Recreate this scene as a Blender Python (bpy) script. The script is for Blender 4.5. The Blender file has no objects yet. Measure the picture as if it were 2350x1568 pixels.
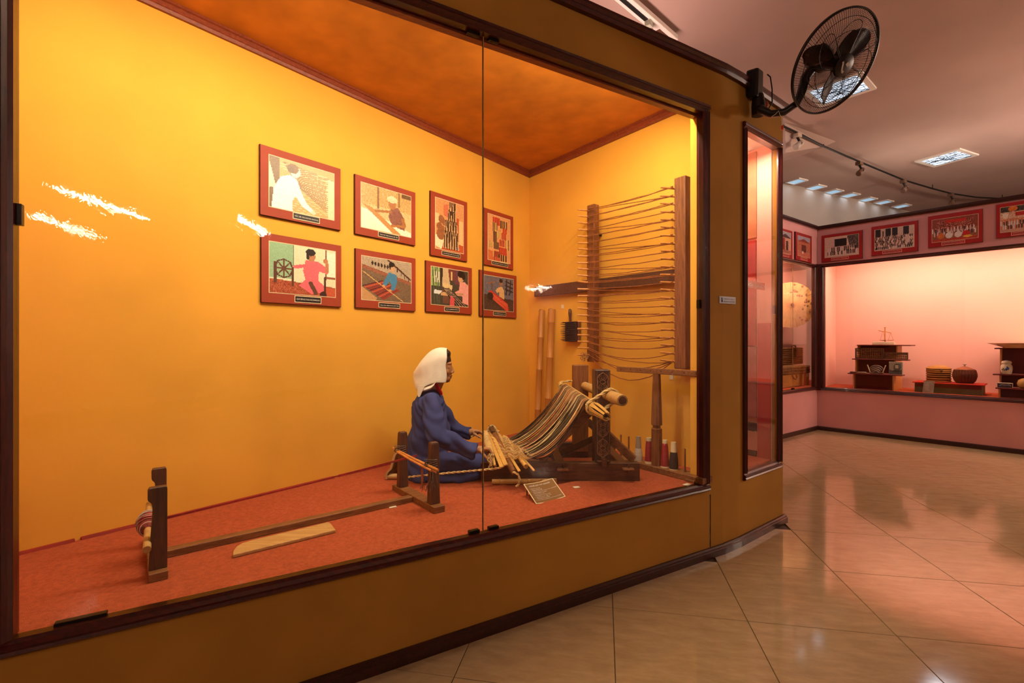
import bpy, bmesh, math, random
import numpy as np
from mathutils import Vector, Matrix
random.seed(7)
rng = np.random.default_rng(7)

# ------------------------------------------------------------------ camera, world, exposure
scene = bpy.context.scene
COL = scene.collection
HC = 1.27            # camera height
FP = 1114.0          # focal length for a 2350 px wide frame
cam_d = bpy.data.cameras.new('camera')
cam_d.sensor_width = 36.0
cam_d.lens = 36.0 * FP / 2350.0
cam_d.clip_start = 0.05
cam_o = bpy.data.objects.new('camera', cam_d)
COL.objects.link(cam_o)
cam_o.location = (0, 0, HC)
cam_o.rotation_euler = (math.pi / 2, 0, 0)
scene.camera = cam_o

world = bpy.data.worlds.new('world')
scene.world = world
world.use_nodes = True
world.node_tree.nodes['Background'].inputs[0].default_value = (0.6, 0.5, 0.45, 1)
world.node_tree.nodes['Background'].inputs[1].default_value = 0.02

vs = scene.view_settings
vs.view_transform = 'Standard'
vs.look = 'None'
vs.exposure = 0.0
vs.gamma = 1.0
vs.use_curve_mapping = False
try:
    scene.cycles.use_denoising = True
    scene.cycles.max_bounces = 6
    scene.cycles.diffuse_bounces = 3
    scene.cycles.glossy_bounces = 3
    scene.cycles.transparent_max_bounces = 10
    scene.cycles.use_adaptive_sampling = True
    scene.cycles.adaptive_threshold = 0.1
    scene.cycles.adaptive_min_samples = 16
    scene.cycles.caustics_reflective = False
    scene.cycles.caustics_refractive = False
except Exception:
    pass


def area_light(name, loc, target, sx, sy, power, color):
    d = bpy.data.lights.new(name, 'AREA')
    d.shape = 'RECTANGLE'
    d.size = sx
    d.size_y = sy
    d.energy = power
    d.color = color
    o = bpy.data.objects.new(name, d)
    COL.objects.link(o)
    o.location = loc
    z = (Vector(loc) - Vector(target)).normalized()
    return o, z


def orient(o, z, xdir):
    x = Vector(xdir)
    x = (x - z * x.dot(z)).normalized()
    y = z.cross(x)
    o.rotation_euler = Matrix((x, y, z)).transposed().to_euler()


# ------------------------------------------------------------------ camera-geometry helpers
def U(u, v, Y):
    return Vector(((u - 1175) / FP * Y, Y, HC - (v - 784) / FP * Y))


def GZ(u, v, z):
    return U(u, v, (HC - z) * FP / (v - 784))


class Line:
    """a vertical plane along a floor line: at(s, off, z)"""
    def __init__(self, p, ang, flip=1):
        self.p = Vector(p)
        a = math.radians(ang)
        self.d = Vector((math.cos(a), math.sin(a)))
        self.n = Vector((-math.sin(a), math.cos(a))) * flip
        self.ang = a

    def at(self, s, off=0.0, z=0.0):
        q = self.p + self.d * s + self.n * off
        return Vector((q.x, q.y, z))

    def hit(self, u, v, off=0.0):
        """the point of this plane (shifted by off) on the line of sight u, v -> (s, z)"""
        q = self.p + self.n * off
        d = Vector(((u - 1175) / FP, 1.0))
        Y = q.dot(self.n) / d.dot(self.n)
        w = U(u, v, Y)
        return (Vector((w.x, w.y)) - q).dot(self.d), w.z

    def sat(self, u, off=0.0):
        return self.hit(u, 784, off)[0]


FRONT = Line((0.507, 2.447), 30.5, 1)             # off > 0 : into the case
KX, KY = 0.1635, 4.555
BACK = Line((KX, KY), 232.0, 1)                   # s > 0 : to the left and nearer; off > 0 : into the case
SIDE = Line((KX, KY), -53.5, -1)                  # s > 0 : to the right and nearer; off > 0 : into the case
CX, CY = 4.40, 6.976
RP = Line((CX, CY), -48.9, 1)                     # far right case front, off > 0 : behind the glass
LP = Line((CX, CY), 216.8, -1)                    # far left case front, off > 0 : behind the glass
ZF, ZT, ZC = 0.44, 2.61, 2.86                     # case floor, glass top, case ceiling
WT = 2.92                                         # top of the partition walls
RC = 4.0                                          # room ceiling


# ------------------------------------------------------------------ lights of the place and added ones
def strip(name, s0, s1, line, off, z, tz, toff, power, color, w=0.06):
    a, b = line.at(s0, off, z), line.at(s1, off, z)
    m = (a + b) / 2
    t = line.at((s0 + s1) / 2, toff, tz)
    o, zz = area_light(name, m, t, (b - a).length, w, power, color)
    orient(o, zz, b - a)
    return o


WARM = (1.0, 0.84, 0.57)
strip('case_tube_light', -2.1, -0.85, FRONT, 0.17, 2.76, 0.6, 1.15, 25, WARM)
strip('case_tube_light', -0.65, 0.55, FRONT, 0.17, 2.76, 0.6, 1.25, 36, WARM)
strip('nook_light', 0.12, 0.42, Line((1.42, 3.0), 38.2, 1), 0.13, 2.60, 0.4, 0.2, 9, (1.0, 0.74, 0.58), 0.05)
strip('pink_case_light', 0.3, 1.9, RP, 0.12, 2.50, 0.3, 0.50, 30, (1.0, 0.70, 0.54))
strip('pink_case_light', 2.0, 3.6, RP, 0.12, 2.50, 0.3, 0.50, 30, (1.0, 0.70, 0.54))
strip('pink_case_light', 0.0, 1.4, LP, 0.12, 2.50, 1.2, 0.55, 19, (1.0, 0.74, 0.54))


def down_light(name, loc, sx, sy, ang, power, color):
    o, z = area_light(name, loc, (loc[0], loc[1], 0), sx, sy, power, color)
    o.rotation_euler = (0, 0, math.radians(ang))
    return o


# suspended hall tubes, also behind the camera; the two strongest are added to brighten the pink walls
HALL_TUBES = [((0.34, -3.87, 3.0), (1.51, -4.52, 3.0), 85), ((0.73, -5.70, 3.0), (1.79, -6.66, 3.0), 85), ((2.16, -3.35, 3.0), (3.00, -4.00, 3.0), 85),
              ((12.2, -3.2, 3.0), (12.6, -4.2, 3.0), 90), ((7.0, 3.0, 3.0), (8.0, 3.8, 3.0), 800), ((-2.6, -2.6, 3.0), (-1.5, -3.2, 3.0), 85), ((9.4, 3.6, 3.0), (10.2, 4.5, 3.0), 500)]
TUBE_COL = (255, 226, 200)
# unseen uplights added on top of the cases to brighten the ceiling
ADDED_UPLIGHTS = [(Vector((0.9, 3.9, 3.03)), 35, 14, (1.0, .62, .52)), (Vector((2.6, 6.4, 3.03)), 35, 9, (1.0, .66, .55)), (Vector((5.7, 6.9, 3.0)), -49, 7, (1.0, .80, .62)), (Vector((7.2, 5.4, 3.0)), -49, 12, (1.0, .66, .56))]
for _c, _a, _p, _col in ADDED_UPLIGHTS:
    _o, _z = area_light('added_uplight', _c, _c + Vector((0, 0, 1)), 1.2, .12, _p, _col)
    orient(_o, _z, (math.cos(math.radians(_a)), math.sin(math.radians(_a)), 0))

# ------------------------------------------------------------------ mesh builder
class MB:
    def __init__(self):
        self.v = []
        self.f = []

    def add(self, vs, fs):
        b = len(self.v)
        self.v += [tuple(x) for x in vs]
        self.f += [tuple(b + i for i in q) for q in fs]
        return self

    def box(self, c, s, m=None):
        """box centred at c, size s, optional 3x3 rotation"""
        vs = []
        for dx in (-.5, .5):
            for dy in (-.5, .5):
                for dz in (-.5, .5):
                    p = Vector((dx * s[0], dy * s[1], dz * s[2]))
                    if m is not None:
                        p = m @ p
                    vs.append(Vector(c) + p)
        return self.add(vs, [(0, 1, 3, 2), (4, 6, 7, 5), (0, 4, 5, 1), (2, 3, 7, 6), (0, 2, 6, 4), (1, 5, 7, 3)])

    def bar(self, a, b, w, h, up=(0, 0, 1)):
        a, b = Vector(a), Vector(b)
        d = b - a
        z = Vector(up)
        x = d.normalized()
        y = z.cross(x).normalized()
        z = x.cross(y)
        return self.box((a + b) / 2, (d.length, w, h), Matrix((x, y, z)).transposed())

    def hexa(self, lo, hi):
        """prism between two same-length loops"""
        n = len(lo)
        fs = [tuple(range(n))[::-1], tuple(range(n, 2 * n))]
        fs += [(i, (i + 1) % n, n + (i + 1) % n, n + i) for i in range(n)]
        return self.add(list(lo) + list(hi), fs)

    def ring_loft(self, rings, cap=True, closed=True):
        n = len(rings[0])
        vs = [p for r in rings for p in r]
        fs = []
        for k in range(len(rings) - 1):
            for i in range(n if closed else n - 1):
                j = (i + 1) % n
                fs.append((k * n + i, k * n + j, (k + 1) * n + j, (k + 1) * n + i))
        if cap and closed:
            fs.append(tuple(range(n))[::-1])
            m = (len(rings) - 1) * n
            fs.append(tuple(m + i for i in range(n)))
        return self.add(vs, fs)

    def tube(self, pts, r, n=8, cap=True):
        pts = [Vector(p) for p in pts]
        rs = r if isinstance(r, (list, tuple)) else [r] * len(pts)
        rings = []
        ref = None
        for i, p in enumerate(pts):
            t = (pts[min(i + 1, len(pts) - 1)] - pts[max(i - 1, 0)]).normalized()
            if ref is None:
                ref = Vector((0, 0, 1)) if abs(t.z) < .9 else Vector((1, 0, 0))
            x = (ref - t * ref.dot(t)).normalized()
            ref = x
            y = t.cross(x)
            rings.append([p + (x * math.cos(2 * math.pi * k / n) + y * math.sin(2 * math.pi * k / n)) * rs[i] for k in range(n)])
        return self.ring_loft(rings, cap)

    def cyl(self, a, b, r, r2=None, n=16):
        return self.tube([a, b], [r, r if r2 is None else r2], n)

    def pipe(self, a, b, r, ri, n=16, depth=None):
        """open-ended tube with a visible bore at b"""
        a, b = Vector(a), Vector(b)
        d = (b - a).normalized()
        q = b - d * (depth or r * 3)
        return self.tube([a, b, b, q], [r, r, ri, ri], n)

    def lathe(self, prof, o=(0, 0, 0), n=24, sx=1, sy=1):
        o = Vector(o)
        rings = [[o + Vector((r * sx * math.cos(2 * math.pi * k / n), r * sy * math.sin(2 * math.pi * k / n), z)) for k in range(n)] for r, z in prof]
        return self.ring_loft(rings)

    def ell(self, c, r, m=None, nu=16, nv=10):
        c = Vector(c)
        rings = []
        for j in range(nv + 1):
            th = -math.pi / 2 + math.pi * j / nv
            rr = max(math.cos(th), 1e-3)
            ring = []
            for k in range(nu):
                p = Vector((r[0] * rr * math.cos(2 * math.pi * k / nu), r[1] * rr * math.sin(2 * math.pi * k / nu), r[2] * math.sin(th)))
                ring.append(c + (m @ p if m is not None else p))
            rings.append(ring)
        return self.ring_loft(rings)

    def capsule(self, a, b, ra, rb, n=14):
        a, b = Vector(a), Vector(b)
        d = (b - a).normalized()
        pts, rs = [], []
        for k in range(5):
            t = math.pi / 2 * k / 4
            pts.append(a - d * ra * math.cos(t)); rs.append(max(ra * math.sin(t), 1e-4))
        for k in range(5):
            t = math.pi / 2 * k / 4
            pts.append(b + d * rb * math.sin(t)); rs.append(max(rb * math.cos(t), 1e-4))
        return self.tube(pts, rs, n)


PM = {}   # object name -> world matrix of the thing


def mk(name, mb, mat, parent=None, smooth=False, bevel=0.0, loc=None, seg=1):
    """link a mesh given in world coordinates; under its parent, or with its own origin at its base"""
    if parent is not None:
        M = PM[parent.name]
    else:
        if loc is None:
            a = np.array(mb.v)
            loc = ((a[:, 0].min() + a[:, 0].max()) / 2, (a[:, 1].min() + a[:, 1].max()) / 2, a[:, 2].min())
        M = Matrix.Translation(loc)
    Mi = M.inverted()
    me = bpy.data.meshes.new(name)
    me.from_pydata([Mi @ Vector(p) for p in mb.v], [], mb.f)
    bm = bmesh.new()
    bm.from_mesh(me)
    bmesh.ops.recalc_face_normals(bm, faces=bm.faces)
    bm.to_mesh(me)
    bm.free()
    if smooth:
        me.polygons.foreach_set('use_smooth', [True] * len(me.polygons))
        try:
            me.set_sharp_from_angle(angle=math.radians(40))
        except Exception:
            pass
    me.materials.append(mat)
    o = bpy.data.objects.new(name, me)
    COL.objects.link(o)
    if parent is not None:
        o.parent = parent
    else:
        o.matrix_world = M
    PM[o.name] = M
    if bevel:
        b = o.modifiers.new('bevel', 'BEVEL')
        b.width = bevel
        b.segments = seg
        b.limit_method = 'ANGLE'
    return o


def thing(name, label, cat, loc, rotz=0.0, group=None):
    o = bpy.data.objects.new(name, None)
    o.empty_display_size = 0.1
    COL.objects.link(o)
    M = Matrix.Translation(loc) @ Matrix.Rotation(rotz, 4, 'Z')
    o.matrix_world = M
    PM[o.name] = M
    return tag(o, label, cat, group)


def tag(o, label, cat, group=None):
    o['label'] = label
    o['category'] = cat
    if group:
        o['group'] = group
    return o


def struct(o, label=None):
    o['kind'] = 'structure'
    if label:
        o['label'] = label
    return o


def put(src, parent, M):
    """a copy of a piece (mesh data shared) at world matrix M under parent"""
    c = src.copy()
    COL.objects.link(c)
    c.parent = parent
    c.matrix_local = PM[parent.name].inverted() @ M
    return c


def proto(name, mb, mat, smooth=False):
    """mesh data only, in local coordinates"""
    me = bpy.data.meshes.new(name)
    me.from_pydata([tuple(p) for p in mb.v], [], mb.f)
    bm = bmesh.new(); bm.from_mesh(me)
    bmesh.ops.recalc_face_normals(bm, faces=bm.faces)
    bm.to_mesh(me); bm.free()
    if smooth:
        me.polygons.foreach_set('use_smooth', [True] * len(me.polygons))
        try:
            me.set_sharp_from_angle(angle=math.radians(40))
        except Exception:
            pass
    me.materials.append(mat)
    return me


def inst(name, me, parent, M):
    o = bpy.data.objects.new(name, me)
    COL.objects.link(o)
    if parent is not None:
        o.parent = parent
        o.matrix_local = PM[parent.name].inverted() @ M
    else:
        o.matrix_world = M
    return o


# ------------------------------------------------------------------ materials
def lin(r, g, b):
    def c(x):
        x /= 255.0
        return x / 12.92 if x <= 0.04045 else ((x + 0.055) / 1.055) ** 2.4
    return (c(r), c(g), c(b), 1)


class NT:
    def __init__(self, name):
        self.m = bpy.data.materials.new(name)
        self.m.use_nodes = True
        self.t = self.m.node_tree
        self.p = self.t.nodes['Principled BSDF']
        self.out = self.t.nodes['Material Output']

    def n(self, kind, **kw):
        x = self.t.nodes.new(kind)
        for k, val in kw.items():
            if k in x.inputs:
                x.inputs[k].default_value = val
            else:
                setattr(x, k, val)
        return x

    def l(self, a, b):
        self.t.links.new(a, b)


def mat(name, col, rough=0.6, var=0.12, scale=8.0, bump=0.0, bscale=120.0, stretch=None, spec=0.4, metal=0.0, coat=0.0, col2=None, detail=2.0):
    """base colour varied by noise, optional fine relief"""
    N = NT(name)
    N.p.inputs['Roughness'].default_value = rough
    N.p.inputs['Specular IOR Level'].default_value = spec
    N.p.inputs['Metallic'].default_value = metal
    if coat:
        N.p.inputs['Coat Weight'].default_value = coat
        N.p.inputs['Coat Roughness'].default_value = 0.15
    tc = N.n('ShaderNodeTexCoord')
    mp = N.n('ShaderNodeMapping')
    N.l(tc.outputs['Object'], mp.inputs['Vector'])
    if stretch:
        mp.inputs['Scale'].default_value = stretch
    nz = N.n('ShaderNodeTexNoise', Scale=scale, Detail=detail, Roughness=0.6)
    N.l(mp.outputs[0], nz.inputs['Vector'])
    c1 = lin(*col)
    c2 = lin(*col2) if col2 else tuple(max(0, x * (1 - 2.2 * var)) for x in c1[:3]) + (1,)
    if not col2:
        c1 = tuple(min(1, x * (1 + var)) for x in c1[:3]) + (1,)
    rp = N.n('ShaderNodeValToRGB')
    rp.color_ramp.elements[0].position = 0.3
    rp.color_ramp.elements[1].position = 0.7
    rp.color_ramp.elements[0].color = c2
    rp.color_ramp.elements[1].color = c1
    N.l(nz.outputs['Fac'], rp.inputs['Fac'])
    N.l(rp.outputs['Color'], N.p.inputs['Base Color'])
    if bump:
        n2 = N.n('ShaderNodeTexNoise', Scale=bscale, Detail=1.0)
        N.l(mp.outputs[0], n2.inputs['Vector'])
        b = N.n('ShaderNodeBump', Strength=bump, Distance=0.004)
        N.l(n2.outputs['Fac'], b.inputs['Height'])
        N.l(b.outputs[0], N.p.inputs['Normal'])
    return N.m


def wood(name, col, col2, rough=0.5, axis='X', scale=14.0, coat=0.0, bump=0.25):
    """grain running along one axis"""
    s = {'X': (0.9, 9, 9), 'Y': (9, 0.9, 9), 'Z': (9, 9, 0.9)}[axis]
    N = NT(name)
    N.p.inputs['Roughness'].default_value = rough
    if coat:
        N.p.inputs['Coat Weight'].default_value = coat
    tc = N.n('ShaderNodeTexCoord')
    mp = N.n('ShaderNodeMapping')
    mp.inputs['Scale'].default_value = s
    N.l(tc.outputs['Object'], mp.inputs['Vector'])
    nz = N.n('ShaderNodeTexNoise', Scale=scale, Detail=3.0, Roughness=0.65, Distortion=0.6)
    N.l(mp.outputs[0], nz.inputs['Vector'])
    rp = N.n('ShaderNodeValToRGB')
    rp.color_ramp.elements[0].position = 0.32
    rp.color_ramp.elements[1].position = 0.68
    rp.color_ramp.elements[0].color = lin(*col2)
    rp.color_ramp.elements[1].color = lin(*col)
    N.l(nz.outputs['Fac'], rp.inputs['Fac'])
    N.l(rp.outputs['Color'], N.p.inputs['Base Color'])
    return N.m


def emit(name, col, strength):
    N = NT(name)
    N.p.inputs['Base Color'].default_value = lin(*col)
    N.p.inputs['Emission Color'].default_value = lin(*col)
    N.p.inputs['Emission Strength'].default_value = strength
    return N.m


def glass_mat(name, tint=(1, 1, 1), smear=0.0):
    """thin pane: clear, with the mirror share of glass; old polish marks make its sheen uneven"""
    N = NT(name)
    N.t.nodes.remove(N.p)
    tr = N.n('ShaderNodeBsdfTransparent')
    tr.inputs[0].default_value = (*tint, 1)
    gl = N.n('ShaderNodeBsdfGlossy')
    gl.inputs['Roughness'].default_value = 0.03
    lw = N.n('ShaderNodeLayerWeight')
    pw = N.n('ShaderNodeMath', operation='POWER')
    pw.inputs[1].default_value = 5.0
    N.l(lw.outputs['Facing'], pw.inputs[0])
    fr = N.n('ShaderNodeMath', operation='MULTIPLY_ADD')      # Schlick, the same from both sides of the pane
    fr.inputs[1].default_value = 0.96
    fr.inputs[2].default_value = 0.04
    N.l(pw.outputs[0], fr.inputs[0])
    mx = N.n('ShaderNodeMixShader')
    N.l(fr.outputs[0], mx.inputs[0])
    N.l(tr.outputs[0], mx.inputs[1])
    N.l(gl.outputs[0], mx.inputs[2])
    N.l(mx.outputs[0], N.out.inputs['Surface'])
    if smear:
        tc = N.n('ShaderNodeTexCoord')
        mp = N.n('ShaderNodeMapping')
        mp.inputs['Scale'].default_value = (3.0, 3.0, 2.0)
        N.l(tc.outputs['Object'], mp.inputs['Vector'])
        nz = N.n('ShaderNodeTexNoise', Scale=6.0, Detail=3.0, Roughness=0.75, Distortion=1.5)
        N.l(mp.outputs[0], nz.inputs['Vector'])
        b = N.n('ShaderNodeBump', Strength=smear, Distance=0.003)
        N.l(nz.outputs['Fac'], b.inputs['Height'])
        N.l(b.outputs[0], gl.inputs['Normal'])
        rp = N.n('ShaderNodeMapRange')
        rp.inputs['From Min'].default_value = 0.4
        rp.inputs['From Max'].default_value = 0.65
        rp.inputs['To Min'].default_value = 0.002
        rp.inputs['To Max'].default_value = 0.03
        N.l(nz.outputs['Fac'], rp.inputs['Value'])
        N.l(rp.outputs[0], gl.inputs['Roughness'])
    return N.m


def vcol_mat(name):
    N = NT(name)
    a = N.n('ShaderNodeAttribute', attribute_name='Col')
    N.l(a.outputs['Color'], N.p.inputs['Base Color'])
    N.p.inputs['Roughness'].default_value = 0.35
    return N.m


M_YEL = mat('yellow_wall_cloth', (238, 176, 66), 0.85, 0.05, 1.6, 0.0, 260, spec=0.2)
M_OCH = mat('ochre_wall_cloth', (176, 128, 50), 0.85, 0.06, 2.2, 0.0, 260, spec=0.25)
M_CCEIL = mat('orange_case_ceiling', (206, 132, 42), 0.75, 0.10, 5.0, 0.0, 300, spec=0.2)
M_CARP = mat('red_carpet', (190, 94, 60), 0.95, 0.10, 70, 1.0, 420, spec=0.1)
M_CARP2 = mat('orange_red_carpet', (200, 92, 56), 0.95, 0.10, 9.0, 0.8, 420, spec=0.1)
M_FRAME = wood('dark_red_frame_wood', (84, 22, 17), (46, 9, 8), 0.34, 'X', 10, 0.2)
M_FRAMEZ = wood('dark_red_frame_wood_upright', (84, 22, 17), (46, 9, 8), 0.34, 'Z', 10, 0.2)
M_BASEB = wood('dark_baseboard_wood', (62, 20, 16), (32, 9, 8), 0.32, 'X', 10, 0.3)
M_CORN = wood('brown_cornice_wood', (150, 66, 30), (112, 44, 22), 0.45, 'X', 10)
M_PINK = mat('pink_wall_paint', (228, 164, 162), 0.75, 0.05, 1.3, 0.0, 90, spec=0.3)
M_PEACH = mat('pink_case_lining', (246, 192, 172), 0.8, 0.03, 1.0, 0.0, 160, spec=0.2)
M_PLAST = mat('hall_ceiling_plaster', (190, 165, 155), 0.85, 0.06, 0.7, 0.0, 60, spec=0.2)
M_FARW = mat('grey_plaster_wall', (176, 166, 156), 0.85, 0.14, 0.6, 0.0, 14, spec=0.2)
M_GROUT = mat('dark_floor_grout', (92, 70, 52), 0.8)
M_GLASS = glass_mat('display_glass', (1, 1, 1), 0.05)
M_GLASS2 = glass_mat('far_display_glass', (1, 1, 1), 0.0)
M_GEDGE = mat('pale_glass_edge', (196, 160, 104), 0.2, 0.1, 30)
M_BLACK = mat('black_plastic', (22, 20, 20), 0.4, 0.1)
M_CLIP = mat('black_clip_metal', (30, 22, 20), 0.35, 0.1, metal=0.4)
M_WBR = wood('brown_wood', (150, 96, 48), (102, 60, 28), 0.6, 'X', 9)
M_WBRZ = wood('brown_wood_upright', (148, 88, 38), (100, 54, 22), 0.6, 'Z', 9)
M_WDK = wood('dark_brown_wood', (108, 64, 34), (64, 36, 18), 0.55, 'X', 9)
M_WDKZ = wood('dark_brown_wood_upright', (102, 60, 36), (62, 34, 20), 0.55, 'Z', 9)
M_WLT = wood('pale_wood', (206, 166, 104), (178, 134, 78), 0.5, 'X', 7)
M_BAM = mat('golden_bamboo', (214, 166, 88), 0.4, 0.07, 14, 0.1, 60, (1, 1, 0.2))
M_BAM2 = mat('tan_bamboo', (192, 126, 56), 0.42, 0.05, 14, 0.1, 60, (1, 1, 0.2))
M_CANE = mat('orange_cane', (216, 144, 72), 0.4, 0.12, 20)
M_ROPE = mat('beige_rope', (222, 190, 130), 0.9, 0.2, 60, 0.6, 260)
M_STRING = mat('brown_rack_string', (148, 84, 34), 0.85, 0.2, 40)
M_REDYARN = mat('red_yarn', (172, 40, 32), 0.8, 0.2, 40)
M_WHITEYARN = mat('white_yarn', (226, 216, 200), 0.85, 0.15, 60, 0.5, 240, (0.4, 0.4, 6))
M_REDSPOOL = mat('red_spool_yarn', (178, 28, 40), 0.5, 0.25, 40, 0.5, 200, (0.3, 0.3, 8))
M_BLACKYARN = mat('black_spool_yarn', (52, 38, 34), 0.8, 0.3, 40, 0.5, 200, (0.3, 0.3, 8))
M_GREYCONE = mat('grey_card_cone', (176, 162, 140), 0.7, 0.08)
M_CREAM = mat('cream_card', (232, 212, 170), 0.6, 0.05)
M_BLUE = mat('blue_cotton', (66, 74, 126), 0.9, 0.10, 6, 0.5, 500, spec=0.15)
M_CLOTH = mat('white_head_cloth', (240, 232, 216), 0.9, 0.03, 12, 0.5, 420, spec=0.15)
M_SKIN = mat('mannequin_skin', (176, 124, 84), 0.5, 0.05, 10)
M_HAIR = mat('dark_hair', (44, 34, 28), 0.5, 0.2, 40)
M_LIP = mat('dark_lips', (120, 66, 50), 0.5)
M_REDTIE = mat('red_tassel', (212, 26, 30), 0.8, 0.15, 40)
M_WHITE = mat('white_print', (240, 236, 228), 0.5, 0.02)
M_PHRED = mat('red_picture_board', (160, 60, 32), 0.55, 0.06, 6, 0.2, 300)
M_PHRED2 = mat('crimson_picture_board', (170, 26, 28), 0.5, 0.06, 6)
M_PHEDGE = mat('dark_picture_edge', (54, 22, 16), 0.6)
M_CAPT = mat('black_caption_plate', (30, 26, 22), 0.4)
M_VCOL = vcol_mat('photo_print')
M_TAG = mat('small_white_tag', (232, 220, 196), 0.5, 0.02)
M_SIGN = mat('pale_blue_sign', (196, 206, 222), 0.4, 0.02)
M_SIGNT = mat('navy_sign_print', (30, 40, 80), 0.5, 0.02)


def floor_mat():
    N = NT('polished_beige_tile')
    tc = N.n('ShaderNodeTexCoord')
    oi = N.n('ShaderNodeObjectInfo')
    nz = N.n('ShaderNodeTexNoise', Scale=7.0, Detail=5.0, Roughness=0.7)
    mp = N.n('ShaderNodeMapping')
    N.l(tc.outputs['Object'], mp.inputs['Vector'])
    mp.inputs['Scale'].default_value = (1, 3.0, 1)
    ad = N.n('ShaderNodeVectorMath', operation='ADD')
    sc = N.n('ShaderNodeVectorMath', operation='SCALE')
    sc.inputs['Scale'].default_value = 30.0
    N.l(oi.outputs['Random'], sc.inputs[0])
    N.l(mp.outputs[0], ad.inputs[0])
    N.l(sc.outputs[0], ad.inputs[1])
    N.l(ad.outputs[0], nz.inputs['Vector'])
    rp = N.n('ShaderNodeValToRGB')
    rp.color_ramp.elements[0].position = 0.3
    rp.color_ramp.elements[1].position = 0.72
    rp.color_ramp.elements[0].color = lin(176, 148, 110)
    rp.color_ramp.elements[1].color = lin(200, 174, 134)
    N.l(nz.outputs['Fac'], rp.inputs['Fac'])
    N.l(rp.outputs[0], N.p.inputs['Base Color'])
    N.p.inputs['Roughness'].default_value = 0.09
    N.p.inputs['Specular IOR Level'].default_value = 0.75
    return N.m


M_TILE = floor_mat()


# ------------------------------------------------------------------ text and prints
def text_geo(s, size=1.0):
    cu = bpy.data.curves.new('t', 'FONT')
    cu.body = s
    cu.size = size
    cu.resolution_u = 2
    cu.align_x = 'LEFT'
    o = bpy.data.objects.new('t', cu)
    COL.objects.link(o)
    dg = bpy.context.evaluated_depsgraph_get()
    me = bpy.data.meshes.new_from_object(o.evaluated_get(dg))
    vs = [(v.co.x, v.co.y) for v in me.vertices]
    fs = [tuple(p.vertices) for p in me.polygons]
    bpy.data.objects.remove(o)
    bpy.data.curves.remove(cu)
    bpy.data.meshes.remove(me)
    return vs, fs


def text_on(name, s, o, ex, ey, w, h, material, parent, align='C'):
    """lettering fitted to a w x h box at o (lower left corner), axes ex, ey"""
    vs, fs = text_geo(s)
    if not vs:
        return None
    a = np.array(vs)
    x0, y0 = a.min(0)
    x1, y1 = a.max(0)
    k = min(w / max(x1 - x0, 1e-6), h / max(y1 - y0, 1e-6)) if align != 'F' else None
    kx = k or w / (x1 - x0)
    ky = k or h / (y1 - y0)
    dx = (w - (x1 - x0) * kx) / 2 if align == 'C' else 0
    mb = MB()
    mb.add([Vector(o) + Vector(ex) * ((x - x0) * kx + dx) + Vector(ey) * ((y - y0) * ky) for x, y in vs], fs)
    return mk(name, mb, material, parent)


class Pic:
    """small raster for flat photo prints"""
    def __init__(self, w, h, col):
        self.w, self.h = w, h
        self.a = np.zeros((h, w, 3)) + np.array(col, float)
        yy, xx = np.mgrid[0:h, 0:w]
        self.x = (xx + .5) / w
        self.y = (yy + .5) / h     # 0 at top

    def _put(self, m, col):
        self.a[m] = col
        return self

    def rect(self, x0, y0, x1, y1, col):
        return self._put((self.x >= x0) & (self.x < x1) & (self.y >= y0) & (self.y < y1), col)

    def ell(self, cx, cy, rx, ry, col):
        return self._put(((self.x - cx) / rx) ** 2 + ((self.y - cy) / ry) ** 2 < 1, col)

    def poly(self, pts, col):
        m = np.zeros(self.x.shape, bool)
        n = len(pts)
        for i in range(n):
            (xa, ya), (xb, yb) = pts[i], pts[(i + 1) % n]
            if ya == yb:
                continue
            c = ((ya > self.y) != (yb > self.y)) & (self.x < (xb - xa) * (self.y - ya) / (yb - ya) + xa)
            m ^= c
        return self._put(m, col)

    def line(self, x0, y0, x1, y1, t, col):
        dx, dy = x1 - x0, y1 - y0
        L = dx * dx + dy * dy
        k = np.clip(((self.x - x0) * dx + (self.y - y0) * dy) / L, 0, 1)
        d = np.hypot(self.x - x0 - k * dx, (self.y - y0 - k * dy))
        return self._put(d < t, col)

    def noise(self, amp, box=None):
        n = rng.normal(0, amp, (self.h, self.w, 1))
        if box:
            m = (self.x >= box[0]) & (self.x < box[2]) & (self.y >= box[1]) & (self.y < box[3])
            self.a[m] += n[m]
        else:
            self.a += n
        return self


def print_mesh(name, pic, o, ex, ey, w, h, parent):
    """o lower left; ex right, ey up"""
    o, ex, ey = Vector(o), Vector(ex), Vector(ey)
    W, Hh = pic.w, pic.h
    mb = MB()
    vs = [o + ex * (w * i / W) + ey * (h * j / Hh) for j in range(Hh + 1) for i in range(W + 1)]
    fs = [(j * (W + 1) + i, j * (W + 1) + i + 1, (j + 1) * (W + 1) + i + 1, (j + 1) * (W + 1) + i) for j in range(Hh) for i in range(W)]
    M = PM[parent.name].inverted()
    me = bpy.data.meshes.new(name)
    me.from_pydata([M @ p for p in vs], [], fs)
    ca = me.color_attributes.new('Col', 'FLOAT_COLOR', 'CORNER')
    a = np.clip(pic.a[::-1], 0, 255) / 255.0
    a = np.where(a <= 0.04045, a / 12.92, ((a + 0.055) / 1.055) ** 2.4)
    a = np.concatenate([a, np.ones((Hh, W, 1))], 2).reshape(-1, 4)
    ca.data.foreach_set('color', np.repeat(a, 4, axis=0).astype(np.float32).ravel())
    me.materials.append(M_VCOL)
    ob = bpy.data.objects.new(name, me)
    COL.objects.link(ob)
    ob.parent = parent
    PM[ob.name] = PM[parent.name]
    return ob

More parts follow.
